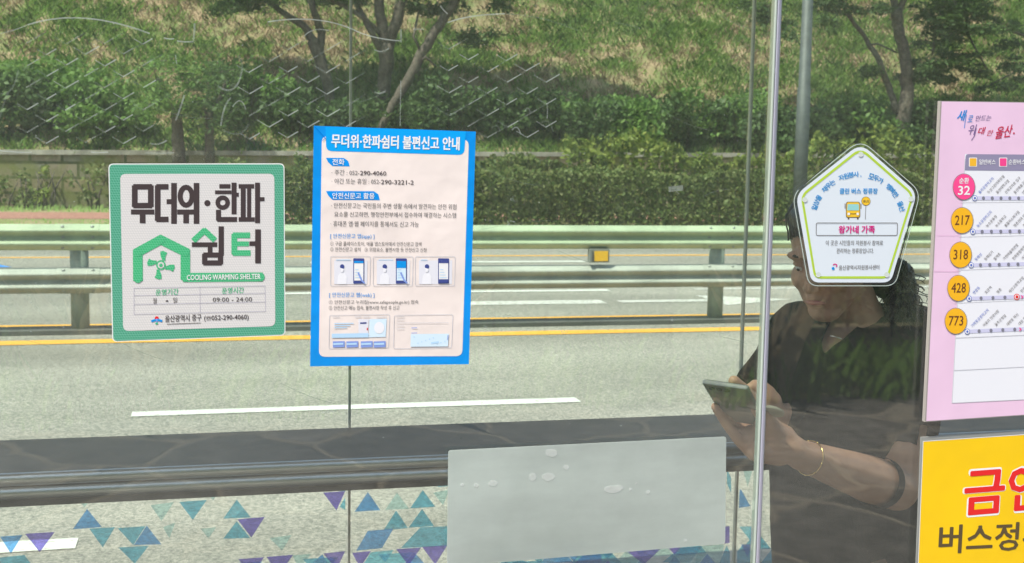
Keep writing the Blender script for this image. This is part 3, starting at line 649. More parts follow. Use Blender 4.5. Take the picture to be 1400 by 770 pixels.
# coloured triangle films on the far panes
TRI_COL = [('film_blue', (0.13, 0.43, 0.88), .13), ('film_teal', (0.17, 0.58, 0.80), .12), ('film_pale', (0.62, 0.86, 0.88), .07), ('film_purple', (0.24, 0.19, 0.74), .16), ('film_cyan', (0.25, 0.74, 0.95), .1)]
TM = [film(n, c, a, 0.4, 30, tint=c) for n, c, a in TRI_COL]
def A6(*p): return [(x/2.3333, 440+y/2.3333) for x, y in p]
def A7(*p): return [(400+x/2.3333, 440+y/2.3333) for x, y in p]
def A5(*p): return [(980+x/4.533, 600+y/4.533) for x, y in p]
TRI = [
 (A6((278, 597), (232, 662), (325, 655)), 0), (A6((285, 660), (367, 655), (328, 720)), 1), (A6((480, 585), (555, 575), (515, 635)), 2), (A6((572, 575), (660, 568), (615, 632)), 1),
 (A6((755, 567), (712, 628), (800, 624)), 1), (A6((757, 630), (845, 622), (802, 688)), 3), (A6((755, 636), (712, 692), (798, 690)), 1), (A6((375, 658), (464, 652), (425, 712)), 1),
 (A6((468, 650), (427, 712), (515, 710)), 0), (A6((378, 720), (475, 714), (430, 772)), 1), (A6((0, 685), (72, 680), (35, 740)), 0), (A6((80, 676), (175, 670), (127, 735)), 3),
 (A6((0, 752), (78, 744), (102, 775), (0, 800)), 1), (A6((760, 757), (843, 751), (800, 812)), 3), (A6((850, 750), (935, 743), (890, 808)), 3), (A6((640, 660), (690, 655), (665, 690)), 2), (A6((860, 690), (930, 680), (900, 730)), 2),
 (A6((520, 655), (560, 640), (540, 690)), 2), (A6((660, 545), (700, 540), (680, 570)), 2), (A6((250, 570), (290, 567), (270, 592)), 2),
 (A7((145, 540), (168, 508), (168, 540)), 1), (A7((97, 545), (168, 540), (140, 602)), 3), (A7((150, 590), (168, 560), (168, 600)), 4), (A7((240, 543), (198, 606), (280, 601)), 0), (A7((333, 545), (295, 600), (372, 597)), 2), (A7((415, 537), (375, 595), (455, 590)), 1),
 (A7((495, 487), (462, 527), (510, 523)), 1), (A7((448, 545), (500, 535), (480, 585)), 2), (A7((330, 602), (290, 665), (368, 658)), 1), (A7((413, 597), (370, 657), (452, 652)), 1),
 (A7((240, 667), (322, 660), (285, 722), (203, 730)), 0), (A7((408, 655), (345, 722), (500, 715), (500, 652)), 1), (A7((330, 725), (410, 720), (370, 778)), 3), (A7((413, 718), (494, 712), (455, 775)), 3), (A7((98, 739), (168, 731), (140, 790)), 3),
 (A7((187, 737), (250, 731), (215, 785)), 3), (A7((250, 735), (322, 728), (285, 785), (215, 790)), 4), (A7((60, 770), (95, 742), (130, 800)), 0), (A7((0, 745), (60, 740), (20, 790)), 2),
 (A7((670, 770), (715, 752), (760, 772), (760, 800), (670, 800)), 1), (A7((900, 770), (930, 740), (985, 736), (985, 800), (900, 800)), 0),
 (A5((62, 190), (88, 240), (88, 335), (62, 275)), 1), (A5((110, 318), (150, 315), (208, 418), (110, 430)), 0), (A5((48, 545), (78, 540), (78, 645), (48, 650)), 3), (A5((140, 545), (215, 542), (215, 640)), 4), (A5((15, 770), (60, 660), (80, 700), (80, 800), (15, 800)), 1), (A5((112, 700), (160, 655), (218, 652), (218, 800), (112, 800)), 1), (A5((150, 655), (218, 652), (190, 735)), 0), (A5((165, 200), (218, 200), (190, 300)), 2),
 (A6((1480, 770), (1530, 757), (1590, 800)), 0), ([(905, 769), (930, 749), (960, 747), (943, 769)], 1), ([(855, 752), (905, 749), (880, 772)], 3), ([(840, 770), (857, 752), (878, 772)], 2), ([(790, 758), (835, 755), (852, 772), (780, 772)], 1), ([(700, 768), (760, 766), (745, 780), (705, 780)], 1), ([(955, 747), (990, 744), (985, 772), (950, 772)], 2),
]
mbs = {}
def pane_of(x):
    for i in range(5):
        if xs_f[i] < x < xs_f[i+1]: return i
    return 2
def add_tri(pts, ci):
    W = [PY(a, b, FAR_Y) for a, b in pts]; i = pane_of(sum(p.x for p in W)/len(W))
    lo, hi = xs_f[i]+0.007, xs_f[i+1]-0.007
    mb = mbs.setdefault(i, MB()); mb.add([(min(max(p.x, lo), hi), FAR_Y-0.0004-0.0001*(len(mb.f) % 6), p.z) for p in W], [tuple(range(len(W)))], ci)
for pts, ci in TRI: add_tri(pts, ci)
for row in range(7):               # the pattern carries on below the picture
    for k in range(-4, 70):
        x = -1.4+0.045*k; z = 0.375-0.052*row
        if z < 0.14 or random.random() > 0.62: continue
        i = pane_of(x); mb = mbs.setdefault(i, MB()); s = 0.043; u = (k+row) % 2
        if x-s < xs_f[i]+.01 or x+s > xs_f[i+1]-.01: continue
        tri = [(x-s, z), (x+s, z), (x, z-0.05)] if u else [(x-s, z-0.05), (x+s, z-0.05), (x, z)]
        mb.add([(a, FAR_Y-0.0004-0.0001*(len(mb.f) % 6), b) for a, b in tri], [(0, 1, 2)], random.choice([0, 1, 1, 2, 3, 4]))
for i, mb in mbs.items():
    mb.build('triangle_film', TM, far[i])

# faint pale lattice and arcs, translucent strokes laid over the near pane
ET = film('pale_stroke', (0.74, 0.80, 0.74), 0.46, 0.6, 60); ET2 = film('faint_stroke', (0.74, 0.80, 0.74), 0.28, 0.6, 60); ET3 = film('very_faint_stroke', (0.70, 0.78, 0.70), 0.13, 0.6, 0)
eb = MB(); EY = GLASS_Y-0.0004
def pane_stroke(pts, wd, mi):
    for a, b in zip(pts, pts[1:]):
        p, q = PY(a[0], a[1], EY), PY(b[0], b[1], EY); d = (q-p)
        if d.length < 1e-6: continue
        nrm = Vector((-d.z, 0, d.x)).normalized()*(wd*1.58/FPX/2)
        eb.add([p-nrm, q-nrm, q+nrm, p+nrm], [(0, 1, 2, 3)], mi)
def lattice(x0, y0, i0, i1, j0, j1, keep):
    for i in range(i0, i1):
        for j in range(j0, j1):
            x = x0+26.5*(i-j); y = y0+15.1*(i+j)
            if not keep(x, y): continue
            jx, jy = random.uniform(-1, 1), random.uniform(-1, 1); L = random.uniform(0.72, 1.08); k = random.random()
            pane_stroke([(x+jx, y+jy), (x+jx+18*L, y+jy-10.5*L)], 1.7, 0 if k < .7 else 1)
            if k < 0.88: pane_stroke([(x+jx, y+jy), (x+jx-16*L, y+jy-9.6*L)], 1.3, 1 if k < .6 else 2)
            if k > 0.6: pane_stroke([(x+jx+18*L, y+jy-10.5*L), (x+26.5, y-15)], 1.2, 2)
lattice(116, 105, -8, 9, -8, 9, lambda x, y: 22 < x < 212 and 46+0.0016*(x-110)**2 < y < 200)
lattice(367, 144, -8, 9, -8, 9, lambda x, y: 330 < x < 492 and 60+0.0022*(x-440)**2 < y < 194)
lattice(640, 173, -8, 9, -8, 9, lambda x, y: 612 < x < 772 and 60+0.25*(x-612) < y < 190)
def arc(p0, p1, p2, wd, mi, n=14):
    pane_stroke([((1-s)**2*p0[0]+2*s*(1-s)*p1[0]+s*s*p2[0], (1-s)**2*p0[1]+2*s*(1-s)*p1[1]+s*s*p2[1]) for s in [i/n for i in range(n+1)]], wd, mi)
arc((38, 34), (110, 10), (205, 46), 1.9, 0); arc((0, 46), (20, 42), (38, 34), 1.5, 1); arc((366, 30), (440, 18), (490, 44), 1.7, 0); arc((490, 44), (515, 54), (548, 56), 1.7, 0); arc((612, 31), (640, 20), (690, 19), 1.8, 0); arc((690, 19), (740, 20), (790, 42), 1.4, 2)
arc((298, 118), (324, 136), (331, 95), 2.4, 1); arc((331, 95), (332, 84), (326, 76), 2, 2); arc((302, 172), (306, 140), (316, 134), 2.2, 1); arc((318, 146), (330, 128), (336, 150), 1.6, 1); arc((305, 178), (330, 192), (340, 170), 2.2, 2); arc((0, 128), (18, 132), (25, 96), 2, 2); arc((0, 160), (10, 120), (18, 122), 2, 2)
arc((414, 52), (425, 36), (450, 42), 1.6, 1); arc((548, 40), (548, 50), (548, 58), 3, 1); arc((240, 165), (248, 145), (252, 130), 2.4, 1); arc((266, 32), (266, 45), (264, 58), 2.4, 1); arc((242, 56), (252, 58), (264, 57), 1.8, 0); arc((224, 52), (232, 54), (238, 53), 1.8, 0)
arc((240, 75), (241, 84), (242, 88), 1.5, 1); arc((512, 126), (520, 130), (528, 124), 2.4, 1); arc((512, 68), (522, 74), (532, 66), 2.0, 1); arc((565, 40), (572, 40), (580, 40), 2.0, 1); arc((602, 8), (606, 14), (612, 19), 2, 1); arc((205, 196), (216, 200), (228, 192), 2.2, 1); arc((0, 206), (25, 209), (44, 208), 1.6, 0); arc((124, 208), (136, 209), (148, 208), 1.6, 0); arc((198, 209), (220, 210), (238, 209), 1.5, 1)
arc((718, 152), (722, 142), (726, 156), 1.5, 1); arc((748, 142), (749, 150), (748, 162), 1.7, 1); arc((700, 178), (708, 168), (712, 184), 1.8, 1); arc((672, 176), (680, 166), (684, 180), 1.6, 2); arc((740, 168), (752, 160), (756, 180), 1.6, 2)
pane_stroke([(548, 110), (547, 172)], 1.6, 1); pass
for k in range(260):            # specks of dirt
    a, b = random.uniform(0, 1040), random.uniform(0, 600)
    pane_stroke([(a, b), (a+random.uniform(.6, 2.0), b+random.uniform(-.8, .8))], random.uniform(.6, 1.5), random.choice([0, 1, 1, 2]))
for cx, cy in ((702, 271), (696, 304), (924, 259), (918, 437), (664, 449), (695, 434), (769, 452)):   # torn scraps of tape
    for k in range(9):
        a, b = cx+random.uniform(-5, 5), cy+random.uniform(-3.5, 3.5); pane_stroke([(a, b), (a+random.uniform(-5, 5), b+random.uniform(-3, 3))], 0.9, 1)
pane_stroke([(914, 259), (934, 257)], 8, 1); pane_stroke([(440, 564), (460, 562)], 3, 1)
for k in range(26):             # dried wipe marks
    a, b = random.uniform(20, 1000), random.uniform(20, 560); L = random.uniform(30, 110); s = random.uniform(-.35, .35)
    arc((a, b), (a+L/2, b+s*L+random.uniform(-6, 6)), (a+L, b+s*L*1.3), random.uniform(.6, 1.4), 2, 8)
eb.build('pane_marks', [ET, ET2, ET3], pa)

# ------------------------------------------------------------------ printed signs
def text_geo(s, bold=0.0, shear=0.0):
    cu = bpy.data.curves.new('lettering', 'FONT'); cu.body = s; cu.offset = bold; cu.resolution_u = 2; cu.shear = shear
    o = bpy.data.objects.new('lettering', cu); me = bpy.data.meshes.new_from_object(o)
    V = np.array([v.co[:2] for v in me.vertices]); Fs = [tuple(p.vertices) for p in me.polygons]
    bpy.data.objects.remove(o); bpy.data.curves.remove(cu); bpy.data.meshes.remove(me)
    mn, mx_ = V.min(0), V.max(0); return (V-mn)/(mx_-mn), Fs, (mx_-mn)[0]/(mx_-mn)[1]
def rounded(pts, rad, n=6):
    out = []; m_ = len(pts); rad = rad if isinstance(rad, (list, tuple)) else [rad]*m_
    for i in range(m_):
        p = Vector(pts[i]); a = (Vector(pts[i-1])-p); b = (Vector(pts[(i+1) % m_])-p); r_ = rad[i]
        if r_ <= 0: out.append(tuple(p)); continue
        A, B = p+a.normalized()*r_, p+b.normalized()*r_
        for k in range(n+1):
            s = k/n; q = A*(1-s)**2+p*2*s*(1-s)+B*s*s; out.append(tuple(q))
    return out
class Sign:
    """print layers on one real plane; coordinates are those of the photograph, cast on that plane"""
    def __init__(s, Y, up0, up1): s.Y = Y; s.k = 0; s.pk = 0; s.parts = {}; s.up = (PY(*up0, Y)-PY(*up1, Y)).normalized()
    def mb(s, part, m):
        d = s.parts.setdefault(part, (MB(), []))
        if m not in d[1]: d[1].append(m)
        return d[0], d[1].index(m)
    def y(s, layer): s.k = (s.k+1) % 120; return s.Y-0.00014*layer-0.000001*s.k
    def poly(s, part, m, pts, layer, rad=0):
        if rad: pts = rounded(pts, rad)
        yy = s.y(layer); b, i = s.mb(part, m); b.add([(PY(a, c, s.Y).x, yy, PY(a, c, s.Y).z) for a, c in pts], [tuple(range(len(pts)))], i)
    def line(s, part, m, pts, wd, layer, closed=False):
        b, i = s.mb(part, m)
        pts = list(pts)+([pts[0]] if closed else [])
        W = [PY(a, c, s.Y) for a, c in pts]; k = (PY(700, 385, s.Y)-PY(701, 385, s.Y)).length*wd/2
        for n_, (p, q) in enumerate(zip(W, W[1:])):
            d = q-p
            if d.length < 1e-7: continue
            nn = Vector((-d.z, 0, d.x)).normalized()*k; e = d.normalized()*k*0.5
            yy = s.y(layer); b.add([(v.x, yy, v.z) for v in (p-nn-e, q-nn+e, q+nn+e, p+nn-e)], [(0, 1, 2, 3)], i)
    def disc(s, part, m, c, rx, ry, layer, n=28):
        s.poly(part, m, [(c[0]+rx*math.cos(2*math.pi*k/n), c[1]+ry*math.sin(2*math.pi*k/n)) for k in range(n)], layer)
    def text(s, part, m, txt, bl, br, h, layer, bold=0.0, shear=0.0, up=None):
        V, Fs, asp = text_geo(txt, 0, shear); p, q = PY(*bl, s.Y), PY(*br, s.Y); s.pk += 1; part = '%s#%d' % (part, s.pk)
        hh = (PY(bl[0], bl[1]-h, s.Y)-p).length; u = (up or s.up)*hh; b, i = s.mb(part, m)
        bd = bold*0.8*hh; L = (q-p).length
        for ox, oz in ([(0, 0)] if bd <= 0 else [(0, 0), (bd, 0), (-bd, 0), (0, bd*.8), (0, -bd*.8), (bd*.7, bd*.6), (-bd*.7, bd*.6), (bd*.7, -bd*.6), (-bd*.7, -bd*.6)]):
            yy = s.y(layer); b.add([(p.x+(q.x-p.x)*a+u.x*c+ox, yy, p.z+(q.z-p.z)*a+u.z*c+oz) for a, c in V], Fs, i)
    def text_dir(s, part, m, txt, bl, ang, h, layer, bold=0.0, stretch=1.0):
        """text running at an angle (photograph degrees, anticlockwise)"""
        V, Fs, asp = text_geo(txt, 0); s.pk += 1; part = '%s#%d' % (part, s.pk); L = h*asp*stretch; ca, sa = math.cos(R(ang)), math.sin(R(ang)); b, i = s.mb(part, m); vs = []
        bd = bold*0.8*h
        for ox, oz in ([(0, 0)] if bd <= 0 else [(0, 0), (bd, 0), (-bd, 0), (0, bd*.8), (0, -bd*.8)]):
            vs = []; yy = s.y(layer)
            for a, c in V:
                P = PY(bl[0]+a*L*ca-c*h*sa+ox, bl[1]-a*L*sa-c*h*ca+oz, s.Y); vs.append((P.x, yy, P.z))
            b.add(vs, Fs, i)
    def base(s, name, m, pts, thick, label, cat, rad=0, back=None):
        if rad: pts = rounded(pts, rad)
        W = [PY(a, c, s.Y) for a, c in pts]; n = len(W); bb = s.Y+thick
        mb_ = MB(); mb_.add([(v.x, s.Y, v.z) for v in W]+[(v.x, bb, v.z) for v in W], [tuple(range(n)), tuple(range(n, 2*n))[::-1]]+[(k, (k+1) % n, n+(k+1) % n, n+k) for k in range(n)])
        s.o = mb_.build(name, m); tag(s.o, label, cat); return s.o
    def finish(s):
        for nm, (b, ms) in s.parts.items(): b.build(nm.split('#')[0], ms, s.o)
ink = lambda n, c, r=0.45: mat('ink_'+n, c, r, spec=0.4)
K_DARK = ink('dark', (0.055, 0.04, 0.042)); K_GREY = ink('grey', (0.16, 0.15, 0.15)); K_BLUE = ink('blue', (0.0, 0.27, 0.72)); K_WHITE = ink('white', (0.80, 0.80, 0.80)); K_GREEN = ink('green', (0.05, 0.44, 0.20))
K_RED = ink('red', (0.72, 0.02, 0.02)); K_LBLUE = ink('light_blue', (0.45, 0.66, 0.86)); K_NAVY = ink('navy', (0.05, 0.07, 0.25)); K_SKY = ink('sky', (0.62, 0.77, 0.88)); K_LINE = ink('line', (0.58, 0.58, 0.62)); K_PURP = ink('violet_blue', (0.22, 0.32, 0.70))

# --- 1. square green sticker
def honeycomb(name, col, cell, scale):
    """retroreflective sheet: tiny cells under a glossy film"""
    m = mat(name, col, 0.4, coat=0.35); n = m.node_tree.nodes; l = m.node_tree.links; b = n['Principled BSDF']
    g = n.new('ShaderNodeNewGeometry'); v = n.new('ShaderNodeTexVoronoi'); v.voronoi_dimensions = '2D'; v.feature = 'DISTANCE_TO_EDGE'; v.inputs['Randomness'].default_value = 0.0
    s = n.new('ShaderNodeSeparateXYZ'); c = n.new('ShaderNodeCombineXYZ'); l.new(g.outputs['Position'], s.inputs[0])
    # sheared grid gives staggered cells
    ma = n.new('ShaderNodeMath'); ma.operation = 'MULTIPLY_ADD'; ma.inputs[1].default_value = 0.5; l.new(s.outputs[2], ma.inputs[0]); l.new(s.outputs[0], ma.inputs[2])
    mb_ = n.new('ShaderNodeMath'); mb_.operation = 'MULTIPLY'; mb_.inputs[1].default_value = 0.866; l.new(s.outputs[2], mb_.inputs[0])
    l.new(ma.outputs[0], c.inputs[0]); l.new(s.outputs[2], c.inputs[1]); l.new(c.outputs[0], v.inputs['Vector']); v.inputs['Scale'].default_value = scale
    r = n.new('ShaderNodeMapRange'); r.inputs[1].default_value = 0.06; r.inputs[2].default_value = 0.16; l.new(v.outputs['Distance'], r.inputs[0])
    mx = n.new('ShaderNodeMix'); mx.data_type = 'RGBA'; l.new(r.outputs[0], mx.inputs[0]); mx.inputs[6].default_value = (*cell, 1); mx.inputs[7].default_value = (*col, 1); l.new(mx.outputs[2], b.inputs['Base Color'])
    return m
RG = honeycomb('reflective_green', (0.05, 0.30, 0.185), (0.17, 0.46, 0.33), 330); RW = honeycomb('reflective_white', (0.70, 0.675, 0.66), (0.58, 0.57, 0.56), 330)
HG = honeycomb('reflective_print_green', (0.03, 0.41, 0.16), (0.14, 0.52, 0.29), 330)
Q = lambda x, y: (140+x*260/770, 215+y*260/770)
S = Sign(GLASS_Y-0.0009, (272, 225), (275, 465))
S.base('shelter_sign', mat('sticker_rim', (0.78, 0.80, 0.77), 0.4), [Q(24, 26), Q(737, 25), Q(741, 722), Q(40, 748)], 0.0007, 'square green bordered sticker with a house and fan symbol, on the left pane', 'sticker', 7)
S.poly('border', RG, [Q(28, 30), Q(733, 29), Q(737, 718), Q(44, 744)], 1, 6)
S.poly('panel', RW, [Q(72, 68), Q(696, 67), Q(700, 684), Q(84, 704)], 2, 8)
def qline(pts, w, m=K_DARK, part='lettering', layer=3): S.line(part, m, [Q(*p) for p in pts], w*260/770, layer)
W = 20
# 무더위·한파 drawn as the sign's block letters
qline([(131, 120), (196, 120), (196, 196), (131, 196), (131, 120)], W); qline([(121, 222), (205, 222)], 18); qline([(163, 222), (163, 262)], W)
qline([(262, 120), (224, 120), (224, 252), (262, 252)], W); qline([(290, 110), (290, 264)], W); qline([(265, 180), (290, 180)], 18)
S.line('lettering', K_DARK, [Q(339+24*math.cos(a), 158+36*math.sin(a)) for a in [2*math.pi*i/24 for i in range(25)]], 18*260/770, 3)
qline([(308, 222), (366, 222)], 18); qline([(339, 222), (339, 262)], W); qline([(381, 110), (381, 264)], W)
S.disc('lettering', K_DARK, Q(425, 186), 4.2, 4.2, 3)
qline([(478, 118), (514, 118)], 16); qline([(460, 142), (518, 142)], 14); S.line('lettering', K_DARK, [Q(487+20*math.cos(a), 184+20*math.sin(a)) for a in [2*math.pi*i/20 for i in range(21)]], 16*260/770, 3)
qline([(533, 108), (533, 226)], 18); qline([(533, 152), (548, 152)], 15); qline([(470, 218), (470, 252), (540, 252)], 18)
qline([(556, 118), (610, 118)], 16); qline([(570, 118), (570, 252)], 18); qline([(594, 118), (594, 252)], 15); qline([(556, 252), (612, 252)], 16); qline([(628, 108), (628, 262)], 18); qline([(628, 170), (652, 170)], 15)
# 쉼터
qline([(372, 335), (413, 297), (452, 333)], 21, HG, 'green_lettering'); qline([(367, 354), (460, 354)], 17); qline([(436, 354), (436, 386)], 17); qline([(481, 285), (481, 394)], 19); qline([(414, 396), (478, 396), (478, 428), (414, 428), (414, 396)], 19)
qline([(592, 316), (534, 316), (534, 388), (594, 388)], 21, HG, 'green_lettering'); qline([(534, 351), (588, 351)], 18, HG, 'green_lettering'); qline([(630, 298), (630, 424)], 21); qline([(600, 350), (630, 350)], 17)
# house outline that runs on as the band, with the fan in it
hp = [(144, 492), (143, 385), (236, 334), (336, 384), (336, 487), (640, 485)]
qline(hp, 34, HG, 'house_symbol', 3)
for p in (hp[0], hp[1], hp[2], hp[3], hp[4], hp[5]): S.disc('house_symbol', HG, Q(*p), 5.7, 5.7, 4)
for k in range(4):
    a0 = math.pi/2*k-1.2; f = lambda r_, a: Q(237+r_*math.cos(a0+a), 437+r_*1.03*math.sin(a0+a))
    S.poly('fan_symbol', HG, [f(20, -.1), f(36, -.42), f(54, -.42), f(57, -.2), f(55, .12), f(40, .12), f(24, .45)], 3)
S.disc('fan_symbol', HG, Q(237, 437), 6.6, 6.8, 3); S.disc('fan_symbol', RW, Q(237, 437), 4.4, 4.5, 4); S.disc('fan_symbol', HG, Q(237, 437), 2.4, 2.4, 5)
S.text('band_lettering', K_WHITE, 'COOLING·WARMING SHELTER', Q(342, 498), Q(640, 493), 7.2, 5, 0.02)
T_L = ink('faint_lilac', (0.46, 0.44, 0.52))
for a, b in (((128, 530), (658, 521)), ((128, 560), (659, 551)), ((128, 596), (660, 586)), ((128, 636), (661, 624)), ((128, 530), (128, 636)), ((395, 525), (396, 630)), ((658, 521), (661, 624))): qline([a, b], 1.6, T_L, 'table_lines', 3)
S.text('green_lettering', K_GREEN, '운영기간', Q(216, 560), Q(308, 556), 8.2, 4, 0.015); S.text('green_lettering', K_GREEN, '운영시간', Q(484, 553), Q(573, 550), 8.2, 4, 0.015)
S.text('handwriting', K_DARK, '월', Q(205, 594), Q(220, 593), 8, 4, 0.0); S.line('handwriting', K_DARK, [Q(258, 582), Q(265, 582)], 1.6, 4); S.text('handwriting', K_DARK, '일', Q(286, 591), Q(303, 590), 7.8, 4)
S.text('handwriting', K_DARK, '09:00 - 24:00', Q(447, 586), Q(606, 584), 6.0, 4, 0.0)
S.text('lettering', K_DARK, '울산광역시 중구', Q(254, 668), Q(401, 662), 9.2, 4, 0.01); S.text('lettering', K_DARK, '(☏052-290-4060)', Q(412, 667), Q(592, 662), 8.6, 4, 0.012)
S.line('lettering', K_DARK, [Q(262, 676), Q(398, 671)], 0.7, 4)
S.disc('city_emblem', K_RED, Q(220, 651), 2.6, 2.4, 4); S.line('city_emblem', K_BLUE, [Q(200, 664), Q(210, 660), Q(220, 659), Q(230, 660), Q(240, 663)], 2.6, 4); S.disc('city_emblem', K_GREEN, Q(220, 673), 1.8, 1.6, 4); S.line('city_emblem', K_PURP, [Q(220, 655), Q(220, 668)], 1.6, 4)
S.finish()

# --- 2. blue bordered notice
S = Sign(GLASS_Y-0.0009, (540, 176), (533, 499))
PAPER = mat('notice_paper', (0.83, 0.735, 0.69), 0.5, coat=0.15, noise_amt=0.05, noise_scale=25, bump=0.5, bump_scale=14); PBLUE = mat('notice_blue', (0.0, 0.29, 0.82), 0.35, coat=0.3, noise_amt=0.10, noise_scale=20, bump=0.6, bump_scale=14); PBLUE2 = mat('notice_light_blue', (0.0, 0.36, 0.86), 0.35, coat=0.3)
S.base('notice_poster', PBLUE, [(429, 172), (650.5, 180), (641, 498), (424, 501)], 0.0007, 'upright blue bordered notice with rows of small print, beside the square sticker', 'notice')
S.poly('panel', PAPER, [(440, 186), (641, 191), (632, 487), (436, 488)], 1, 9)
S.poly('title_band', PBLUE2, [(445, 173), (637, 180), (634.5, 212), (446, 206.5)], 2, [0, 0, 8, 8])
Z2 = lambda x, y: (415+x/4.4, 165+y/4.4); Z3 = lambda x, y: (415+x/4.4, 330+y/4.4)
S.text('title', K_WHITE, '무더위·한파쉼터 불편신고 안내', Z2(168, 160), Z2(936, 178), 18, 4, 0.035)
def pill(x0, x1, y0, y1, txt):
    S.poly('heading_pill', PBLUE, [Z2(x0, y0), Z2(x1-35, y0+1), Z2(x1-8, y0+20), Z2(x1, y1+2), Z2(x0+38, y1), Z2(x0+12, y0+25)], 2)
    S.text('heading_pill', K_WHITE, txt, Z2(x0+38, y1-7), Z2(x1-32, y1-5), 8.2, 4, 0.02)
pill(135, 277, 224, 273, '전화'); pill(135, 458, 424, 476, '안전신문고 활용')
TX = lambda t, bl, br, h=7.6, m=K_GREY, b=0.0, f=Z2: S.text('lettering', m, t, f(*bl), f(*br), h, 3, b)
TX('· 주간 : 052-', (168, 328), (335, 330)); TX('290-4060', (340, 328), (497, 331), 6, K_DARK, 0.015); TX('· 야간 또는 휴일 : 052-', (168, 380), (462, 383)); TX('290-3221-2', (466, 382), (662, 386), 6, K_DARK, 0.015)
TX('· 안전신문고는 국민들의 주변 생활 속에서 발견하는 안전 위험', (165, 526), (918, 535)); TX('요소를 신고하면, 행정안전부에서 접수하여 해결하는 시스템', (184, 580), (916, 587)); TX('· 휴대폰 앱·웹 페이지를 통해서도 신고 가능', (162, 636), (692, 641))
TX('[ 안전신문고 앱(app) ]', (160, 712), (425, 714), 7.5, K_BLUE, 0.0); TX('① 구글 플레이스토어, 애플 앱스토어에서 안전신문고 검색', (160, 754), (708, 757), 6.2)
TX('② 안전신문고 설치   ③ 위험요소, 불편사항 등 안전신고 신청', (160, 62), (738, 66), 6.2, f=Z3)
TX('[ 안전신문고 웹(web) ]', (154, 340), (425, 341), 7.5, K_BLUE, f=Z3); TX('① 안전신문고 누리집(www.safepeople.go.kr) 접속', (152, 382), (690, 380), 6.4, f=Z3); TX('② 안전신고 메뉴 접속, 불편사항 작성 후 신고', (152, 415), (576, 414), 6.4, f=Z3)
C_BG = ink('card_tint', (0.72, 0.72, 0.78)); SKIN_P = ink('card_white', (0.80, 0.80, 0.84))
for k, x in enumerate((162, 418, 672)):
    S.line('picture_card#%d' % k, K_LINE, [Z3(*p) for p in rounded([(x, 90+k), (x+240, 90+k), (x+236, 268), (x, 268)], 10, 3)], 0.6, 3, True)
    S.poly('picture_card#%d' % k, C_BG, [Z3(x+22, 115), Z3(x+222, 115), Z3(x+220, 258), Z3(x+22, 258)], 2)
    S.poly('picture_card#%d' % k, SKIN_P, [Z3(x+40, 258), Z3(x+45, 205), Z3(x+62, 188), Z3(x+84, 188), Z3(x+98, 215), Z3(x+96, 258)], 3)
    S.disc('picture_card#%d' % k, K_NAVY, Z3(x+70, 152), 3.0, 3.2, 4); S.poly('picture_card#%d' % k, SKIN_P, [Z3(x+60, 160), Z3(x+80, 166), Z3(x+76, 186), Z3(x+62, 184)], 5)
    px0 = x+137; S.poly('picture_card#%d' % k, K_NAVY, [Z3(px0, 102), Z3(px0+66, 103), Z3(px0+65, 253), Z3(px0, 255)], 4, 1.2)
    S.poly('picture_card#%d' % k, K_WHITE if k != 1 else K_SKY, [Z3(px0+5, 118), Z3(px0+61, 119), Z3(px0+60, 236), Z3(px0+5, 236)], 5)
    S.poly('picture_card#%d' % k, K_BLUE if k != 2 else K_NAVY, [Z3(px0+5, 118), Z3(px0+61, 119), Z3(px0+61, 131 if k != 1 else 160), Z3(px0+5, 131 if k != 1 else 160)], 6)
    for j in range(4): S.line('picture_card#%d' % k, K_LBLUE, [Z3(px0+12, 170+j*16), Z3(px0+30+j*7, 170+j*16)], 0.7, 6)
    if k < 2: S.line('picture_card#%d' % k, K_PURP, [Z3(px0+30, 190), Z3(px0+50, 235), Z3(px0+66, 250)], 2.2, 7)
    else: S.poly('picture_card#%d' % k, K_NAVY, [Z3(px0+5, 228), Z3(px0+61, 228), Z3(px0+61, 250), Z3(px0+5, 250)], 7)
    S.line('picture_card#%d' % k, K_LBLUE, [Z3(x+34, 112), Z3(x+(120 if k < 2 else 72), 112)], 1.0, 4)
for k, (x0, x1) in enumerate(((156, 518), (545, 898))):
    S.line('picture_card#%d' % (k+3), K_LINE, [Z3(*p) for p in rounded([(x0, 445), (x1, 440), (x1-8, 640), (x0-4, 645)], 10, 3)], 0.6, 3, True)
S.poly('picture_card#3', C_BG, [Z3(330, 468), Z3(392, 468), Z3(388, 555), Z3(330, 556)], 3); S.poly('picture_card#3', K_SKY, [Z3(396, 468), Z3(500, 466), Z3(494, 575), Z3(394, 578)], 3); S.disc('picture_card#3', SKIN_P, Z3(455, 520), 7, 8, 4)
S.poly('picture_card#3', K_LBLUE, [Z3(170, 556), Z3(392, 552), Z3(391, 578), Z3(170, 581)], 4)
for j, x in enumerate((176, 257, 344, 422)): S.poly('picture_card#3', K_PURP, [Z3(x, 602), Z3(x+72, 600), Z3(x+71, 636), Z3(x, 639)], 4); S.line('picture_card#3', K_LBLUE, [Z3(x+5, 618), Z3(x+60, 616)], 2.4, 5)
for j in range(3): S.line('picture_card#3', K_LBLUE, [Z3(186, 494+13*j), Z3(300-20*j, 493+13*j)], 1.1, 4)
for j, (a, b) in enumerate(((175, 215), (310, 345), (360, 400), (440, 500))): S.line('picture_card#3', K_LINE, [Z3(a, 455), Z3(b, 454)], 0.8, 4)
S.poly('picture_card#3', K_NAVY, [Z3(340, 488), Z3(378, 486), Z3(378, 495), Z3(340, 496)], 4); S.poly('picture_card#3', K_RED, [Z3(380, 520), Z3(386, 520), Z3(386, 535), Z3(380, 535)], 4)
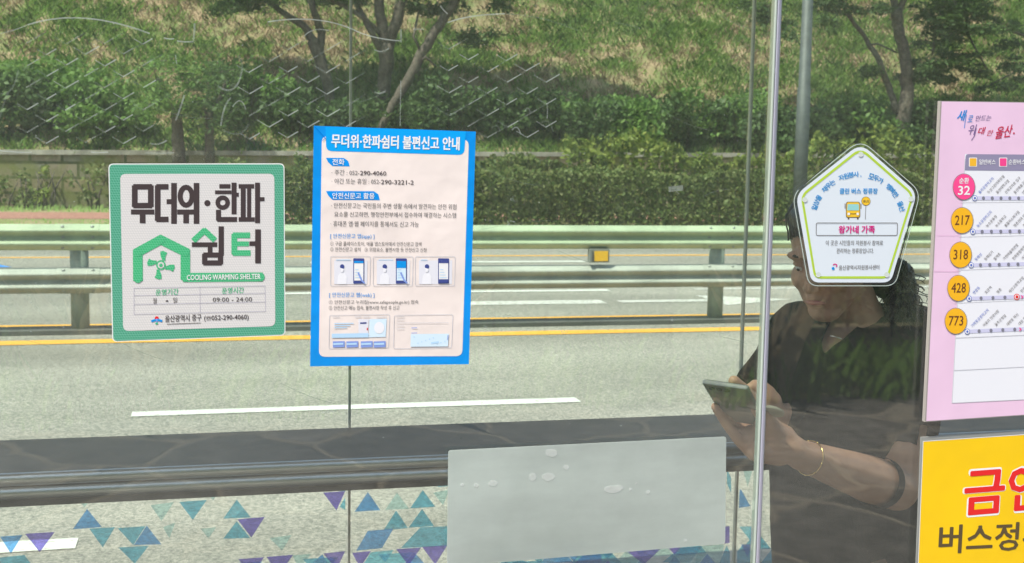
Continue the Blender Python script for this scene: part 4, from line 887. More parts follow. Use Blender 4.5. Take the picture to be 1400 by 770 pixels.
S.poly('picture_card#4', K_SKY, [Z3(645, 558), Z3(874, 556), Z3(868, 632), Z3(643, 634)], 4); S.line('picture_card#4', K_LBLUE, [Z3(770, 612), Z3(810, 606)], 2.6, 5); S.line('picture_card#4', K_PURP, [Z3(650, 521), Z3(682, 520)], 0.9, 5); S.line('picture_card#4', K_PURP, [Z3(650, 552), Z3(682, 551)], 0.9, 5); S.line('picture_card#4', K_PURP, [Z3(868, 566), Z3(866, 592)], 1, 5)
for j in range(5): S.line('picture_card#4', K_LINE, [Z3(560, 455+j*18), Z3(605 if j != 2 else 870, 454+j*18)], 0.6, 4)
for j in range(9): S.disc('picture_card#4', K_LBLUE, Z3(665+j*23, 575+(j*37) % 45), 0.8, 0.8, 5)
CR = mat('tape', (0.0, 0.24, 0.74), 0.25, coat=0.6)
S.line('tape_edge', CR, [(430, 173), (445, 189), (441, 192)], 0.8, 4); S.finish()

# --- 3. blank grey film, dusty and streaked
S = Sign(GLASS_Y-0.0009, (800, 606), (800, 760))
GF = film('grey_film', (0.68, 0.74, 0.695), 0.90, 0.45, 9)
S.base('blank_sticker', GF, [(613, 616), (993, 597), (991.5, 743.5), (611, 775)], 0.0006, 'blank pale grey rectangle of film with white glue blots, low on the left pane', 'sticker', 4)
GB = film('glue_blot', (0.88, 0.90, 0.88), 0.6, 0.5)
for cx, cy, rx, ry in ((754, 619, 8, 5.5), (774, 639, 4, 3.6), (728, 652, 5, 5.6), (750, 652, 8.5, 5.6), (651, 664, 3.6, 3.2), (674, 661, 6, 4.2), (632, 663, 3, 2.4), (839, 669, 12, 5.2), (862, 669, 2.2, 2.4), (886, 673, 3, 2.8), (870, 661, 1.3, 1.3), (937, 739, 2.2, 2.2), (846, 667, 6, 4)):
    n = 16; S.poly('glue_blot#%d' % cx, GB, [(cx+rx*(1+random.uniform(-.18, .18))*math.cos(2*math.pi*k/n), cy+ry*(1+random.uniform(-.18, .18))*math.sin(2*math.pi*k/n)) for k in range(n)], 2)
S.finish()

# --- 4. white pentagon on a clear plate
S = Sign(GLASS_Y-0.0075, (1173, 200), (1166, 385))
Z4 = lambda x, y: (1060+x/3.5, 180+y/3.5)
ACR = glass_mat('clear_acrylic', (0.93, 0.95, 0.95), 1.5, 0.03)
S.base('volunteer_sign', ACR, [Z4(408, 38), Z4(695, 288), Z4(573, 738), Z4(160, 738), Z4(82, 300)], 0.0035, 'white pentagon plate with green outline and small yellow bus, before the seated person', 'sign', [19, 16, 13, 13, 16])
WH = mat('pentagon_white', (0.66, 0.72, 0.78), 0.4, coat=0.2); LIME = mat('lime_print', (0.42, 0.60, 0.05), 0.4)
S.poly('panel', WH, [Z4(408, 56), Z4(678, 293), Z4(552, 722), Z4(172, 722), Z4(98, 302)], 1, [17, 14, 11, 11, 14])
S.line('rim', mat('rim_green_white', (0.50, 0.58, 0.53), 0.3, coat=0.5), rounded([Z4(408, 38), Z4(695, 288), Z4(573, 738), Z4(160, 738), Z4(82, 300)], [19, 16, 13, 13, 16]), 1.0, 1, True)
S.line('rim', mat('rim_dark_line', (0.03, 0.03, 0.03), 0.4), [Z4(560, 175), Z4(668, 275), Z4(676, 300), Z4(665, 350), Z4(640, 445), Z4(565, 712), Z4(548, 726), Z4(420, 728)], 1.8, 1)  # dark line along parts of the plate's rim
S.line('rim', MATS['rim_dark_line'], [Z4(110, 278), Z4(240, 165), Z4(360, 62), Z4(385, 50)], 1.2, 1)
S.line('green_outline', LIME, rounded([Z4(408, 82), Z4(658, 302), Z4(536, 698), Z4(190, 698), Z4(126, 306)], [13, 10, 8, 8, 10]), 3.4, 2, True)
SCREW = mat('clear_stud', (0.60, 0.66, 0.62), 0.15, coat=1.0)
for c in ((408, 108), (140, 325), (648, 322), (532, 684), (205, 684)):
    S.disc('stud#%d%d' % c, SCREW, Z4(*c), 3.4, 3.4, 4)
    S.line('stud#%d%d' % c, K_WHITE, [(Z4(*c)[0]+3.2*math.cos(a), Z4(*c)[1]+3.2*math.sin(a)) for a in [math.pi*(0.1+0.8*i/8) for i in range(9)]], 0.7, 5)
# arched slogan: each syllable on the arc
slog = '일상을 채우는 자원봉사, 모두가 행복한 울산'
P_B = ink('sky_blue', (0.0, 0.25, 0.60)); cxp, cyp = 395, 430
a0, a1 = 163, 15
for i, ch in enumerate(slog):
    if ch == ' ': continue
    f = i/(len(slog)-1); ang = a0+(a1-a0)*f; rx, ry = 205, 212
    X, Y_ = cxp+rx*math.cos(R(ang)), cyp-ry*math.sin(R(ang)); tilt = (ang-90)*0.88
    hgt = 7.6 if ch != ',' else 2.4; wdt = hgt*0.95
    dx = -wdt/2*math.cos(R(tilt)); dy = wdt/2*math.sin(R(tilt)); bl = Z4(X, Y_)
    V, Fs, asp = text_geo(ch, 0.03)
    S.text_dir('slogan', P_B, ch, (bl[0]+dx, bl[1]+dy), tilt, hgt, 3, 0.03, (0.95/asp) if ch != ',' else 1)
S.text('lettering', P_B, '클린 버스 정류장', Z4(307, 298), Z4(488, 298), 7.6, 3, 0.035)
MAG = ink('magenta', (0.62, 0.0, 0.20))
S.line('name_box', K_GREY, [Z4(*p) for p in rounded([(195, 437), (584, 437), (582, 497), (195, 497)], 8, 3)], 0.9, 3, True)
S.text('family_name', MAG, '왕가네 가족', Z4(302, 487), Z4(474, 486), 10.3, 4, 0.04)
S.text('lettering', K_GREY, '이 곳은 시민들의 자원봉사 참여로', Z4(240, 545), Z4(514, 545), 7.0, 3, 0.004); S.text('lettering', K_GREY, '관리하는 정류장입니다.', Z4(292, 583), Z4(470, 583), 7.0, 3, 0.004); S.text('lettering', K_GREY, '울산광역시자원봉사센터', Z4(303, 663), Z4(496, 660), 6.6, 3, 0.008)
S.line('centre_emblem', MAG, [Z4(285+9*math.cos(a), 641+7*math.sin(a)) for a in [math.pi*(-0.9+1.2*i/8) for i in range(9)]], 1.4, 3); S.disc('centre_emblem', K_BLUE, Z4(276, 655), 2, 2, 3)
BY = ink('bus_yellow', (0.80, 0.50, 0.03)); BT = ink('bus_window', (0.28, 0.58, 0.58)); BO = ink('outline_brown', (0.13, 0.09, 0.06))
S.poly('bus_picture', BO, [Z4(338, 336), Z4(405, 336), Z4(406, 412), Z4(337, 412)], 2, 3); S.poly('bus_picture', BY, [Z4(341, 339), Z4(402, 339), Z4(403, 409), Z4(340, 409)], 3, 2.6); S.poly('bus_picture', BT, [Z4(345, 347), Z4(398, 347), Z4(400, 377), Z4(343, 377)], 4, 1)
S.line('bus_picture', BO, [Z4(343, 391), Z4(371, 394), Z4(400, 391)], 0.9, 4); S.disc('bus_picture', K_WHITE, Z4(350, 394), 1.8, 1.8, 5); S.disc('bus_picture', K_WHITE, Z4(393, 394), 1.8, 1.8, 5)
for x in (346, 390): S.poly('bus_picture', BO, [Z4(x, 411), Z4(x+8, 411), Z4(x+8, 420), Z4(x, 420)], 2)
S.line('bus_picture', BO, [Z4(333, 345), Z4(333, 368)], 1.0, 3); S.line('bus_picture', BO, [Z4(409, 345), Z4(409, 368)], 1.0, 3)
S.line('stop_picture', K_GREY, [Z4(433, 345), Z4(430, 420)], 0.8, 2); S.disc('stop_picture', BO, Z4(433, 333), 6.2, 6.2, 2); S.disc('stop_picture', BY, Z4(433, 333), 5.6, 5.6, 3); S.text('stop_picture', BO, 'BUS', Z4(421, 339), Z4(446, 339), 3.2, 4, 0.02)
S.finish()

# --- 5. pink route board
S = Sign(GLASS_Y-0.0085, (1288, 138), (1265, 577))
PINK = mat('board_pink', (0.78, 0.545, 0.72), 0.4, coat=0.15, noise_amt=0.06, noise_scale=9, bump=0.3, bump_scale=10); BGREY = mat('board_edge', (0.30, 0.28, 0.26), 0.5); PANEL = mat('board_white', (0.76, 0.77, 0.82), 0.4, coat=0.1); HEAD = mat('board_lilac_grey', (0.26, 0.24, 0.36), 0.4)
tl, bl = (1286, 138), (1264.5, 577)
dn = lambda f: (tl[0]+(bl[0]-tl[0])*f, tl[1]+(bl[1]-tl[1])*f)
S.base('route_board', BGREY, [tl, (1640, 143), (1648, 552), bl], 0.0075, 'pink route board with round yellow and pink route numbers, right of the person', 'notice board')
S.poly('panel', PINK, [(1287.5, 139), (1638, 144), (1646, 551), (1266.3, 575.8)], 1)
PT = lambda x, y: (1290+x/7.7, 140+y/7.7); PV = lambda x, y: (1290+x/7.7, 230+y/7.7); PW = lambda x, y: (1290+x/5.5, 320+y/5.5)
S.poly('timetable', PANEL, [PT(225, 545), (1620, 214), (1630, 535), (1301, 551)], 2); S.line('timetable', K_LINE, [PT(225, 600), (1301.5, 551), (1630, 535)], 1.0, 3)
S.poly('header_band', HEAD, [PT(232, 545), (1620, 213.5), (1620, 236), PT(222, 716)], 3, [4, 0, 0, 0])
for x, m, tx, a, b in ((265, ink('swatch_yellow', (0.80, 0.43, 0.03)), '일반버스', 370, 543), (582, ink('swatch_pink', (0.80, 0.06, 0.25)), '순환버스', 680, 855)):
    S.poly('header_band', K_WHITE, [PT(x, 582), PT(x+86, 582), PT(x+84, 680), PT(x, 678)], 4, 1.2); S.poly('header_band', m, [PT(x+7, 589), PT(x+79, 589), PT(x+77, 672), PT(x+7, 671)], 5, 1); S.text('header_band', K_WHITE, tx, PT(a, 654), PT(b, 655), 7, 5, 0.015)
# city slogan in brush lettering
CB = ink('brush_blue', (0.02, 0.24, 0.62)); CV = ink('brush_violet', (0.16, 0.10, 0.26)); CRD = ink('brush_red', (0.55, 0.03, 0.08))
S.text('city_slogan', CB, '새', PT(140, 195), PT(240, 190), 14, 3, 0.03, 0.35); S.text('city_slogan', CB, '로', PT(248, 210), PT(306, 206), 9, 3, 0.0, 0.3); S.text('city_slogan', CV, '만드는', PT(335, 198), PT(500, 190), 7.6, 3, 0.0, 0.3)
S.text('city_slogan', CV, '위', PT(258, 345), PT(345, 340), 14, 3, 0.0, 0.3); S.text('city_slogan', CRD, '대', PT(358, 340), PT(440, 332), 9.5, 3, 0.02, 0.3); S.text('city_slogan', CRD, '한', PT(455, 352), PT(520, 348), 7.5, 3, 0.0, 0.3); S.text('city_slogan', CRD, '울산', PT(545, 385), PT(720, 358), 16, 3, 0.02, 0.3)
S.line('city_slogan', CB, [PT(238, 130), PT(225, 200), PT(218, 270)], 1.0, 3); S.line('city_slogan', CV, [PT(343, 270), PT(325, 350), PT(292, 400)], 1.0, 3); S.disc('city_slogan', CRD, PT(738, 325), 1.2, 1.2, 3)
YEL = ink('route_yellow', (0.82, 0.43, 0.015)); PNK = ink('route_pink', (0.85, 0.07, 0.26)); NUM = ink('route_brown', (0.14, 0.05, 0.02)); BAR = ink('bar_lilac', (0.56, 0.56, 0.74)); DOT = ink('dot_grey', (0.20, 0.20, 0.25)); NB = ink('name_blue', (0.10, 0.16, 0.52))
rows = [  # centre of the badge, number, first dot, spacing, names
 ((1317.5, 255.5), '32', PV(325, 315), 12.0, ['율리공영차고지', '두산그린아파트앞', '울산대학교앞', '신복교차로 입구', '울산예술고앞', '태화로터리', '시청별관앞', '공업탑', '봉월사거리']),
 ((1315, 301.5), '217', PV(305, 668), 12.7, ['농소공영차고지', '농소운동장', '농소중학교', '홈플러스북구점', '명촌현대 입구', '학성공원앞', '중앙시장', '태화루']),
 ((1313, 348.5), '318', PW(205, 234), 12.8, ['동해선', '동해상가', '월계초', '가천마을회관앞', '한화종합화학앞', '개운삼거리', '변전소앞', '석유화학단지']),
 ((1310, 394), '428', PW(190, 485), 16.3, ['연암동', '효문역', '명촌', '세인고등학교앞', '한국전력', '복산성당', '우정지하도']),
 ((1306.5, 439), '773', PW(176, 733), 16.2, ['가막못공영차고지', '어음리 언양시장', '울주군청앞', '대방동 혁신', '대운 한뜰', '우정혁신도시', '장현동'])]
for k, ((cx, cy), num, d0, sp, names) in enumerate(rows):
    s1 = -0.012*k+0.002
    S.line('route_badge#%d' % k, K_GREY, [(cx+16*math.cos(2*math.pi*i/36)*.95, cy+17.8*math.sin(2*math.pi*i/36)) for i in range(36)], 0.7, 5, True)
    S.disc('route_badge#%d' % k, PNK if k == 0 else YEL, (cx, cy), 14.8, 17.4, 5)
    if k == 0: S.text('route_badge', K_WHITE, '순환', (cx-6.6, cy-4.6), (cx+6.4, cy-4.8), 7.6, 6, 0.03); S.text('route_badge', K_WHITE, num, (cx-8.2, cy+11), (cx+7.8, cy+10.8), 12, 6, 0.035)
    else: S.text('route_badge', NUM, num, (cx-10.0, cy+6.2), (cx+9.6, cy+6.0), 13.2, 6, 0.012)
    xe = 1625; S.poly('stop_bar#%d' % k, BAR, [(d0[0]+3, d0[1]-2.6), (xe, d0[1]-2.6+s1*(xe-d0[0])), (xe, d0[1]+2.6+s1*(xe-d0[0])), (d0[0]+3, d0[1]+2.6)], 3)
    S.disc('stop_bar#%d' % k, NB, d0, 3.7, 4.0, 5); S.disc('stop_bar#%d' % k, K_WHITE, d0, 2.9, 3.2, 6); S.disc('stop_bar#%d' % k, NB, d0, 1.5, 1.7, 7)
    for j in range(1, 20):
        x = d0[0]+sp*j; yy = d0[1]+s1*sp*j
        if x > 1615: break
        if k == 3 and j == 4: S.disc('stop_bar#%d' % k, K_RED, (x, yy), 4.0, 4.3, 5); S.disc('stop_bar#%d' % k, K_WHITE, (x, yy), 3.0, 3.2, 6); S.disc('stop_bar#%d' % k, K_RED, (x, yy), 2.0, 2.2, 7); S.line('stop_bar#%d' % k, PNK, [(x+6, yy-2), (x+8.5, yy), (x+6, yy+2)], 1.3, 6); continue
        if k == 4 and j == 4: S.line('stop_bar#%d' % k, PNK, [(x+6.5, yy-2), (x+9, yy), (x+6.5, yy+2)], 1.3, 6)
        S.disc('stop_bar#%d' % k, DOT, (x, yy), 2.1, 2.4, 5, 14)
    for j, nm in enumerate(names):
        S.text_dir('stop_name', NB if j == 0 else K_GREY, nm, (d0[0]+sp*j+7.5, d0[1]-5.5+s1*sp*j), 47-1.5*(k == 4), 4.4, 4, 0.0, 0.92)
    if k: S.line('timetable', K_LINE, [(cx-2, cy-24.5), (1625, cy-24.5+s1*310)], 0.6, 3)
S.line('timetable', K_LINE, [(1306, 462), (1625, 449)], 0.8, 3); S.line('timetable', K_LINE, [(1304, 506.5), (1627, 490)], 0.8, 3); S.line('timetable', ink('fold_pink', (0.66, 0.42, 0.6)), [(1277, 371), (1313, 371)], 0.6, 3); S.line('timetable', MATS['ink_fold_pink'], [(1280, 322), (1312, 322)], 0.4, 3)
S.finish()

# --- 6. yellow no smoking sign in a clear sleeve
S = Sign(GLASS_Y-0.0016, (1262, 597), (1253, 770))
SLV = film('clear_sleeve', (0.62, 0.63, 0.60), 0.62, 0.2)
S.base('no_smoking_sign', SLV, [(1259, 597.5), (1560, 579), (1560, 840), (1249, 850)], 0.0012, 'bright yellow no smoking sign in a clear plastic sleeve, under the pink board', 'sign')
S.poly('panel', mat('sign_yellow', (0.88, 0.56, 0.0), 0.4, coat=0.25, noise_amt=0.05, noise_scale=12, bump=0.4, bump_scale=9), [(1262, 603.5), (1552, 584), (1552, 832), (1252.5, 842)], 1)
S.line('panel', K_WHITE, [(1262, 603.5), (1252.5, 842)], 0.9, 2); S.line('panel', K_WHITE, [(1262, 603.5), (1552, 584)], 0.9, 2)
S.text('red_lettering', K_WHITE, '금연', (1316.5, 706), (1427, 697), 65, 2, 0.052); S.text('red_lettering', K_RED, '금연', (1318, 704), (1425, 695), 61, 3, 0.035)
BRN = ink('sign_brown', (0.10, 0.07, 0.03)); S.text('brown_lettering', BRN, '버스정류장', (1283, 757), (1470, 748), 38, 3, 0.028)
S.finish()

# ------------------------------------------------------------------ the planting behind the photographer, seen mirrored in the glass
hedge('hedge', 'dark planting behind the paved square, seen only as a reflection in the glass', -7, 11, -5.8, -4.25, 3.8, leaf_mat('planting_leaves', [(0.05, 0.10, 0.03), (0.08, 0.14, 0.04), (0.11, 0.18, 0.05)], 0.25), 170000, 31, 0.029, 0.25)
r = np.random.default_rng(77)
def strip_weeds(nm, lb, n, x0, x1, y0, y1, h0, h1, wd, m, seed, clump=0):
    r = np.random.default_rng(seed)
    if clump:
        c = np.column_stack([r.uniform(x0, x1, clump), r.uniform(y0, y1, clump)]); P = c[r.integers(0, clump, n)]+r.normal(size=(n, 2))*0.07
    else: P = np.column_stack([r.uniform(x0, x1, n), r.uniform(y0, y1, n)])
    tag(link_mesh(nm, blades_mesh(nm, np.column_stack([P, np.zeros(n)]), r.uniform(h0, h1, n), r.uniform(.1, .6, n), r.uniform(wd*.6, wd*1.3, n), seed), None, [m]), lb, 'weeds', None, 'stuff')
strip_weeds('weeds', 'green weeds along the edge of the paving behind the camera', 9000, -7, 11, -3.5, -2.92, 0.05, 0.34, 0.009, leaf_mat('lush_weeds', [(0.18, 0.34, 0.06), (0.28, 0.44, 0.09), (0.22, 0.36, 0.1)], 0.5), 41, 420)
strip_weeds('dry_weeds', 'tall straw coloured weeds along the edge of the paving behind the camera', 1700, -7, 11, -3.25, -2.9, 0.2, 0.8, 0.004, leaf_mat('straw', [(0.60, 0.52, 0.34), (0.52, 0.4, 0.26), (0.7, 0.6, 0.42)], 0.4), 42, 26)
# ------------------------------------------------------------------ the seated person
def remesh(mb, voxel, it=6, fac=0.5):
    """grow one continuous skin over overlapping tapered forms"""
    me = mb.mesh('form'); o = bpy.data.objects.new('form', me); C.objects.link(o)
    m = o.modifiers.new('r', 'REMESH'); m.mode = 'VOXEL'; m.voxel_size = voxel
    s = o.modifiers.new('s', 'SMOOTH'); s.iterations = it; s.factor = fac
    dg = bpy.context.evaluated_depsgraph_get(); out = bpy.data.meshes.new_from_object(o.evaluated_get(dg))
    bpy.data.objects.remove(o); bpy.data.meshes.remove(me); smooth(out); return out
def cone(mb, a, b, ra, rb, n=14, sub=6):
    a, b = Vector(a), Vector(b)
    mb.tube([a.lerp(b, i/sub) for i in range(sub+1)], [ra+(rb-ra)*i/sub for i in range(sub+1)], n); mb.ball(a, ra, n); mb.ball(b, rb, n)
def chain(mb, pts, rads, n=12):
    for i in range(len(pts)-1): cone(mb, pts[i], pts[i+1], rads[i], rads[i+1], n)

SKIN = mat('skin', (0.53, 0.30, 0.21), 0.5, spec=0.35, noise_amt=0.12, noise_scale=30)
SKIN.node_tree.nodes['Principled BSDF'].inputs['Subsurface Weight'].default_value = 0.08
SKIN.node_tree.nodes['Principled BSDF'].inputs['Subsurface Radius'].default_value = (0.02, 0.008, 0.004)
CLOTH = mat('black_cloth', (0.011, 0.011, 0.012), 0.85, spec=0.1, noise_amt=0.3, noise_scale=60, bump=0.3, bump_scale=500)
HAIR = mat('dark_hair', (0.030, 0.018, 0.012), 0.4, spec=0.5, noise_amt=0.4, noise_scale=40)
TY = 2.16
V3 = Vector
neck_b = PY(1170, 440, TY+0.03); chest = PY(1160, 500, TY+0.02); waist = PY(1165, 700, TY+0.06); pelv = PY(1172, 830, TY+0.10)
pelv = V3((pelv.x, pelv.y, 0.50))
sR = PY(1096, 458, TY+0.04); sL = PY(1248, 462, TY+0.05)
head_c = PY(1137, 350, TY-0.02)
# head frame: turned to her right (picture left), chin down
fw = V3((-0.74, -0.58, -0.32)).normalized(); sd_ = V3((fw.y, -fw.x, 0)).normalized(); hu = sd_.cross(fw).normalized()
if hu.z < 0: hu = -hu; 
H = lambda f, s, u: head_c+fw*f+sd_*s+hu*u
body = MB()
# head: skull, jaw, nose, brow, cheeks, lips, ears
def eball(c, f, s, u, n=18):
    vs = []; fs = []; m = n//2
    for i in range(m+1):
        th = math.pi*i/m
        for k in range(n):
            ph = 2*math.pi*k/n; vs.append(c+fw*f*math.sin(th)*math.cos(ph)+sd_*s*math.sin(th)*math.sin(ph)+hu*u*math.cos(th))
    for i in range(m):
        for k in range(n): fs.append((i*n+k, (i+1)*n+k, (i+1)*n+(k+1) % n, i*n+(k+1) % n))
    body.add(vs, fs, 0, True)
eball(H(-0.010, 0, 0.035), 0.092, 0.074, 0.082); eball(H(0.030, 0, -0.030), 0.058, 0.058, 0.080)
eball(H(0.050, 0, -0.088), 0.030, 0.034, 0.026); eball(H(0.0, 0, -0.055), 0.055, 0.056, 0.045)
for s in (-1, 1):
    eball(H(0.056, s*0.034, -0.022), 0.026, 0.024, 0.028); eball(H(0.072, s*0.031, 0.012), 0.012, 0.015, 0.007); eball(H(0.078, s*0.028, 0.030), 0.012, 0.026, 0.010); eball(H(-0.012, s*0.073, -0.008), 0.018, 0.009, 0.032)
cone(body, H(0.084, 0, 0.018), H(0.106, 0, -0.022), 0.008, 0.012, 10); eball(H(0.100, 0.010, -0.026), .009, .008, .007); eball(H(0.100, -0.010, -0.026), .009, .008, .007)
eball(H(0.083, 0, -0.052), 0.011, 0.022, 0.0065); eball(H(0.081, 0, -0.064), 0.011, 0.019, 0.007)
# neck, chest, torso
cone(body, H(-0.022, 0, -0.055), neck_b, 0.054, 0.056); cone(body, neck_b, chest+V3((0, 0.02, 0.03)), 0.060, 0.085)
cone(body, neck_b+V3((0, 0.02, -0.03)), sR+V3((0.02, 0, 0)), 0.05, 0.052); cone(body, neck_b+V3((0, 0.02, -0.03)), sL+V3((-0.02, 0, 0)), 0.05, 0.052)
cone(body, chest+V3((-0.05, 0, 0)), waist+V3((-0.035, 0, 0)), 0.088, 0.082); cone(body, chest+V3((0.05, 0, 0)), waist+V3((0.035, 0, 0)), 0.088, 0.082)
cone(body, waist, pelv, 0.10, 0.115); cone(body, pelv+V3((-0.05, 0, 0)), pelv+V3((0.06, 0, 0)), 0.105, 0.105)
# legs: thighs forward to the picture left, shins down, feet on the paving
kR = pelv+V3((-0.23, -0.30, 0.0)); kL = pelv+V3((-0.02, -0.34, 0.0)); kR.z = kL.z = 0.455
aR, aL = V3((kR.x-0.02, kR.y+0.02, 0.085)), V3((kL.x+0.02, kL.y+0.02, 0.085))
for hp_, k, a in ((pelv+V3((-.06, -.02, -.04)), kR, aR), (pelv+V3((.07, -.02, -.04)), kL, aL)):
    chain(body, [hp_, k], [0.085, 0.058]); chain(body, [k, k.lerp(a, 0.35), a], [0.056, 0.052, 0.036]); chain(body, [a, V3((a.x-0.06, a.y-0.02, 0.05)), V3((a.x-0.15, a.y-0.05, 0.035))], [0.036, 0.034, 0.026])
# arms
eL = PY(1226, 668, TY-0.10); wL = PY(1094, 622, TY-0.235)
eR = PY(1052, 570, TY-0.10); wR = PY(1040, 545, TY-0.245)
chain(body, [sL, sL.lerp(eL, .5), eL], [0.052, 0.046, 0.041]); chain(body, [eL, eL.lerp(wL, .3), wL], [0.043, 0.045, 0.027])
chain(body, [sR, sR.lerp(eR, .5), eR], [0.052, 0.043, 0.037]); chain(body, [eR, wR], [0.036, 0.024])
# left hand: palm up under the phone, thumb over its top edge
HYL = TY-0.255
def L(px, py, dy): return PY(px, py, HYL+dy)
pal = [L(1078, 612, 0.012), L(1052, 606, 0.012), L(1030, 600, 0.020)]
chain(body, [wL, pal[0]], [0.026, 0.027]); chain(body, pal, [0.027, 0.029, 0.026]); chain(body, [L(1072, 598, .012), L(1045, 582, .0)], [0.022, 0.02]); chain(body, [L(1066, 622, .01), L(1036, 618, -.004)], [0.020, 0.019])
FING = [([(1030, 622), (1010, 602), (993, 579), (977, 556)], [.010, .012, .010, .008], [.0115, .0105, .0095, .0080]),
        ([(1024, 606), (1006, 589), (992, 570), (981, 557)], [.035, .038, .036, .032], [.0105, .0098, .0090, .0078]),
        ([(1024, 592), (1008, 578), (996, 564), (988, 553)], [.052, .054, .052, .048], [.0100, .0094, .0086, .0075]),
        ([(1026, 580), (1014, 569), (1004, 559), (998, 551)], [.066, .068, .066, .062], [.0092, .0085, .0078, .0070])]
for pp, dy, rr in FING: chain(body, [L(x, y, d) for (x, y), d in zip(pp, dy)], rr, 10)
chain(body, [L(1060, 592, .000), L(1040, 562, -.022), L(1020, 537, -.034), L(1003, 521, -.040)], [.0185, .0145, .0125, .0105], 10)
# right hand: behind the phone, one finger tapping the screen
def RR(px, py, dy): return PY(px, py, TY-0.262+dy)
rp = [RR(1042, 548, .02), RR(1036, 542, .02)]
chain(body, [wR, RR(1050, 552, .028), RR(1040, 542, .02)], [.024, .026, .022])
for pp, rr in (([(1038, 540), (1030, 533), (1022, 531), (1016, 535)], [.009, .0085, .008, .007]), ([(1044, 536), (1038, 527), (1032, 524), (1027, 530)], [.009, .0085, .008, .007]), ([(1052, 538), (1046, 528), (1040, 526), (1036, 532)], [.009, .0085, .008, .007]), ([(1058, 542), (1054, 534), (1048, 532), (1044, 537)], [.0085, .008, .0075, .0065]), ([(1046, 556), (1036, 556), (1028, 552), (1022, 547)], [.012, .010, .009, .008])):
    chain(body, [RR(x, y, .022-.006*i) for i, (x, y) in enumerate(pp)], rr, 10)
me = remesh(body, 0.0042, 5)
person = link_mesh('person', me, None, [SKIN])
tag(person, 'seated person in a black V-neck top, head bent over a phone', 'person')

# clothes over the body
top = MB(); g = 0.016
cone(top, neck_b+V3((0, 0.035, -0.015)), sR+V3((0.02, 0.0, 0)), 0.056, 0.062); cone(top, neck_b+V3((0, 0.035, -0.015)), sL+V3((-0.02, 0.0, 0)), 0.056, 0.062)
cone(top, neck_b+V3((0, 0.02, -0.02)), chest+V3((0, 0.02, 0.02)), 0.060, 0.090)
cone(top, chest+V3((-0.060, 0, 0.005)), waist+V3((-0.068, 0, 0)), 0.102, 0.100); cone(top, chest+V3((0.056, 0, 0.005)), waist+V3((0.05, 0, 0)), 0.102, 0.100)
cone(top, chest+V3((0.0, -0.03, -0.06)), waist+V3((0, 0, 0)), 0.095, 0.112)
cone(top, waist+V3((-0.068, 0, 0)), pelv+V3((-0.065, 0, 0)), 0.102, 0.118); cone(top, waist+V3((0.05, 0, 0)), pelv+V3((0.06, 0, 0)), 0.104, 0.118)
chain(top, [sR, sR.lerp(eR, .45), PY(1040, 528, TY-0.10)], [0.066, 0.068, 0.046]); cone(top, sR+V3((.02, 0, -.02)), PY(1058, 552, TY-0.06), 0.066, 0.055)
cone(top, PY(1040, 528, TY-0.10), PY(1019, 515, TY-0.125), 0.040, 0.011); cone(top, PY(1085, 470, TY), PY(1019, 514, TY-0.12), 0.05, 0.010)
hemL = sL.lerp(eL, 0.60); chain(top, [sL, hemL], [0.068, 0.066])
me = remesh(top, 0.006, 5)
bm = bmesh.new(); bm.from_mesh(me)
# neckline: cut the V out of the front, and a round opening for the neck; cut the sleeve ends
tipV, nL, nR = PY(1126, 487, TY-.08), PY(1219, 408, TY+.02), PY(1128, 432, TY+.0)
def side(p, a, b): return (b.x-a.x)*(p.z-a.z)-(b.z-a.z)*(p.x-a.x)
def proj(p):
    d = p-CO; return V3((700+FPX*d.dot(RX)/d.dot(F_), 0, 385-FPX*d.dot(UP)/d.dot(F_)))
vt = [V3((1125, 0, 487)), V3((1152, 0, 463)), V3((1176, 0, 444)), V3((1224, 0, 404)), V3((1180, 0, 370)), V3((1120, 0, 400)), V3((1138, 0, 437)), V3((1128, 0, 455)), V3((1122, 0, 472))]
def inside(q):
    c = False; n = len(vt)
    for i in range(n):
        a, b = vt[i], vt[(i+1) % n]
        if (a.z > q.z) != (b.z > q.z) and q.x < (b.x-a.x)*(q.z-a.z)/(b.z-a.z)+a.x: c = not c
    return c
# the neckline is a real opening in the cloth, cut along the chest
dele = [f for f in bm.faces if (inside(proj(f.calc_center_median())) and f.calc_center_median().y < TY+0.06 and f.normal.y < 0.35)
        or (f.calc_center_median()-hemL).dot((eL-sL).normalized()) > 0.012 and (f.calc_center_median()-hemL).length < 0.10 and f.calc_center_median().x > sL.x-0.075]
bmesh.ops.delete(bm, geom=dele, context='FACES'); 
for it in range(8):               # an even hem
    bv = [v for v in bm.verts if v.is_boundary]; new = {}
    for v in bv:
        nb = [e.other_vert(v) for e in v.link_edges if e.is_boundary]
        if len(nb) == 2: new[v] = v.co*0.4+(nb[0].co+nb[1].co)*0.3
    for v, c_ in new.items(): v.co = c_
bm.to_mesh(me); bm.free()
def part(o): o.parent = person; return o
o = part(link_mesh('black_top', me, None, [CLOTH])); s = o.modifiers.new('thick', 'SOLIDIFY'); s.thickness = 0.003; s.offset = 1
trs = MB()
for hp_, k, a in ((pelv+V3((-.06, -.02, -.04)), kR, aR), (pelv+V3((.07, -.02, -.04)), kL, aL)):
    chain(trs, [hp_, k], [0.102, 0.074]); chain(trs, [k, k.lerp(a, 0.4), a+V3((0, 0, .02))], [0.072, 0.066, 0.060])
cone(trs, pelv+V3((-0.05, 0, 0)), pelv+V3((0.06, 0, 0)), 0.121, 0.121)
part(link_mesh('trousers', remesh(trs, 0.008, 5), None, [CLOTH]))
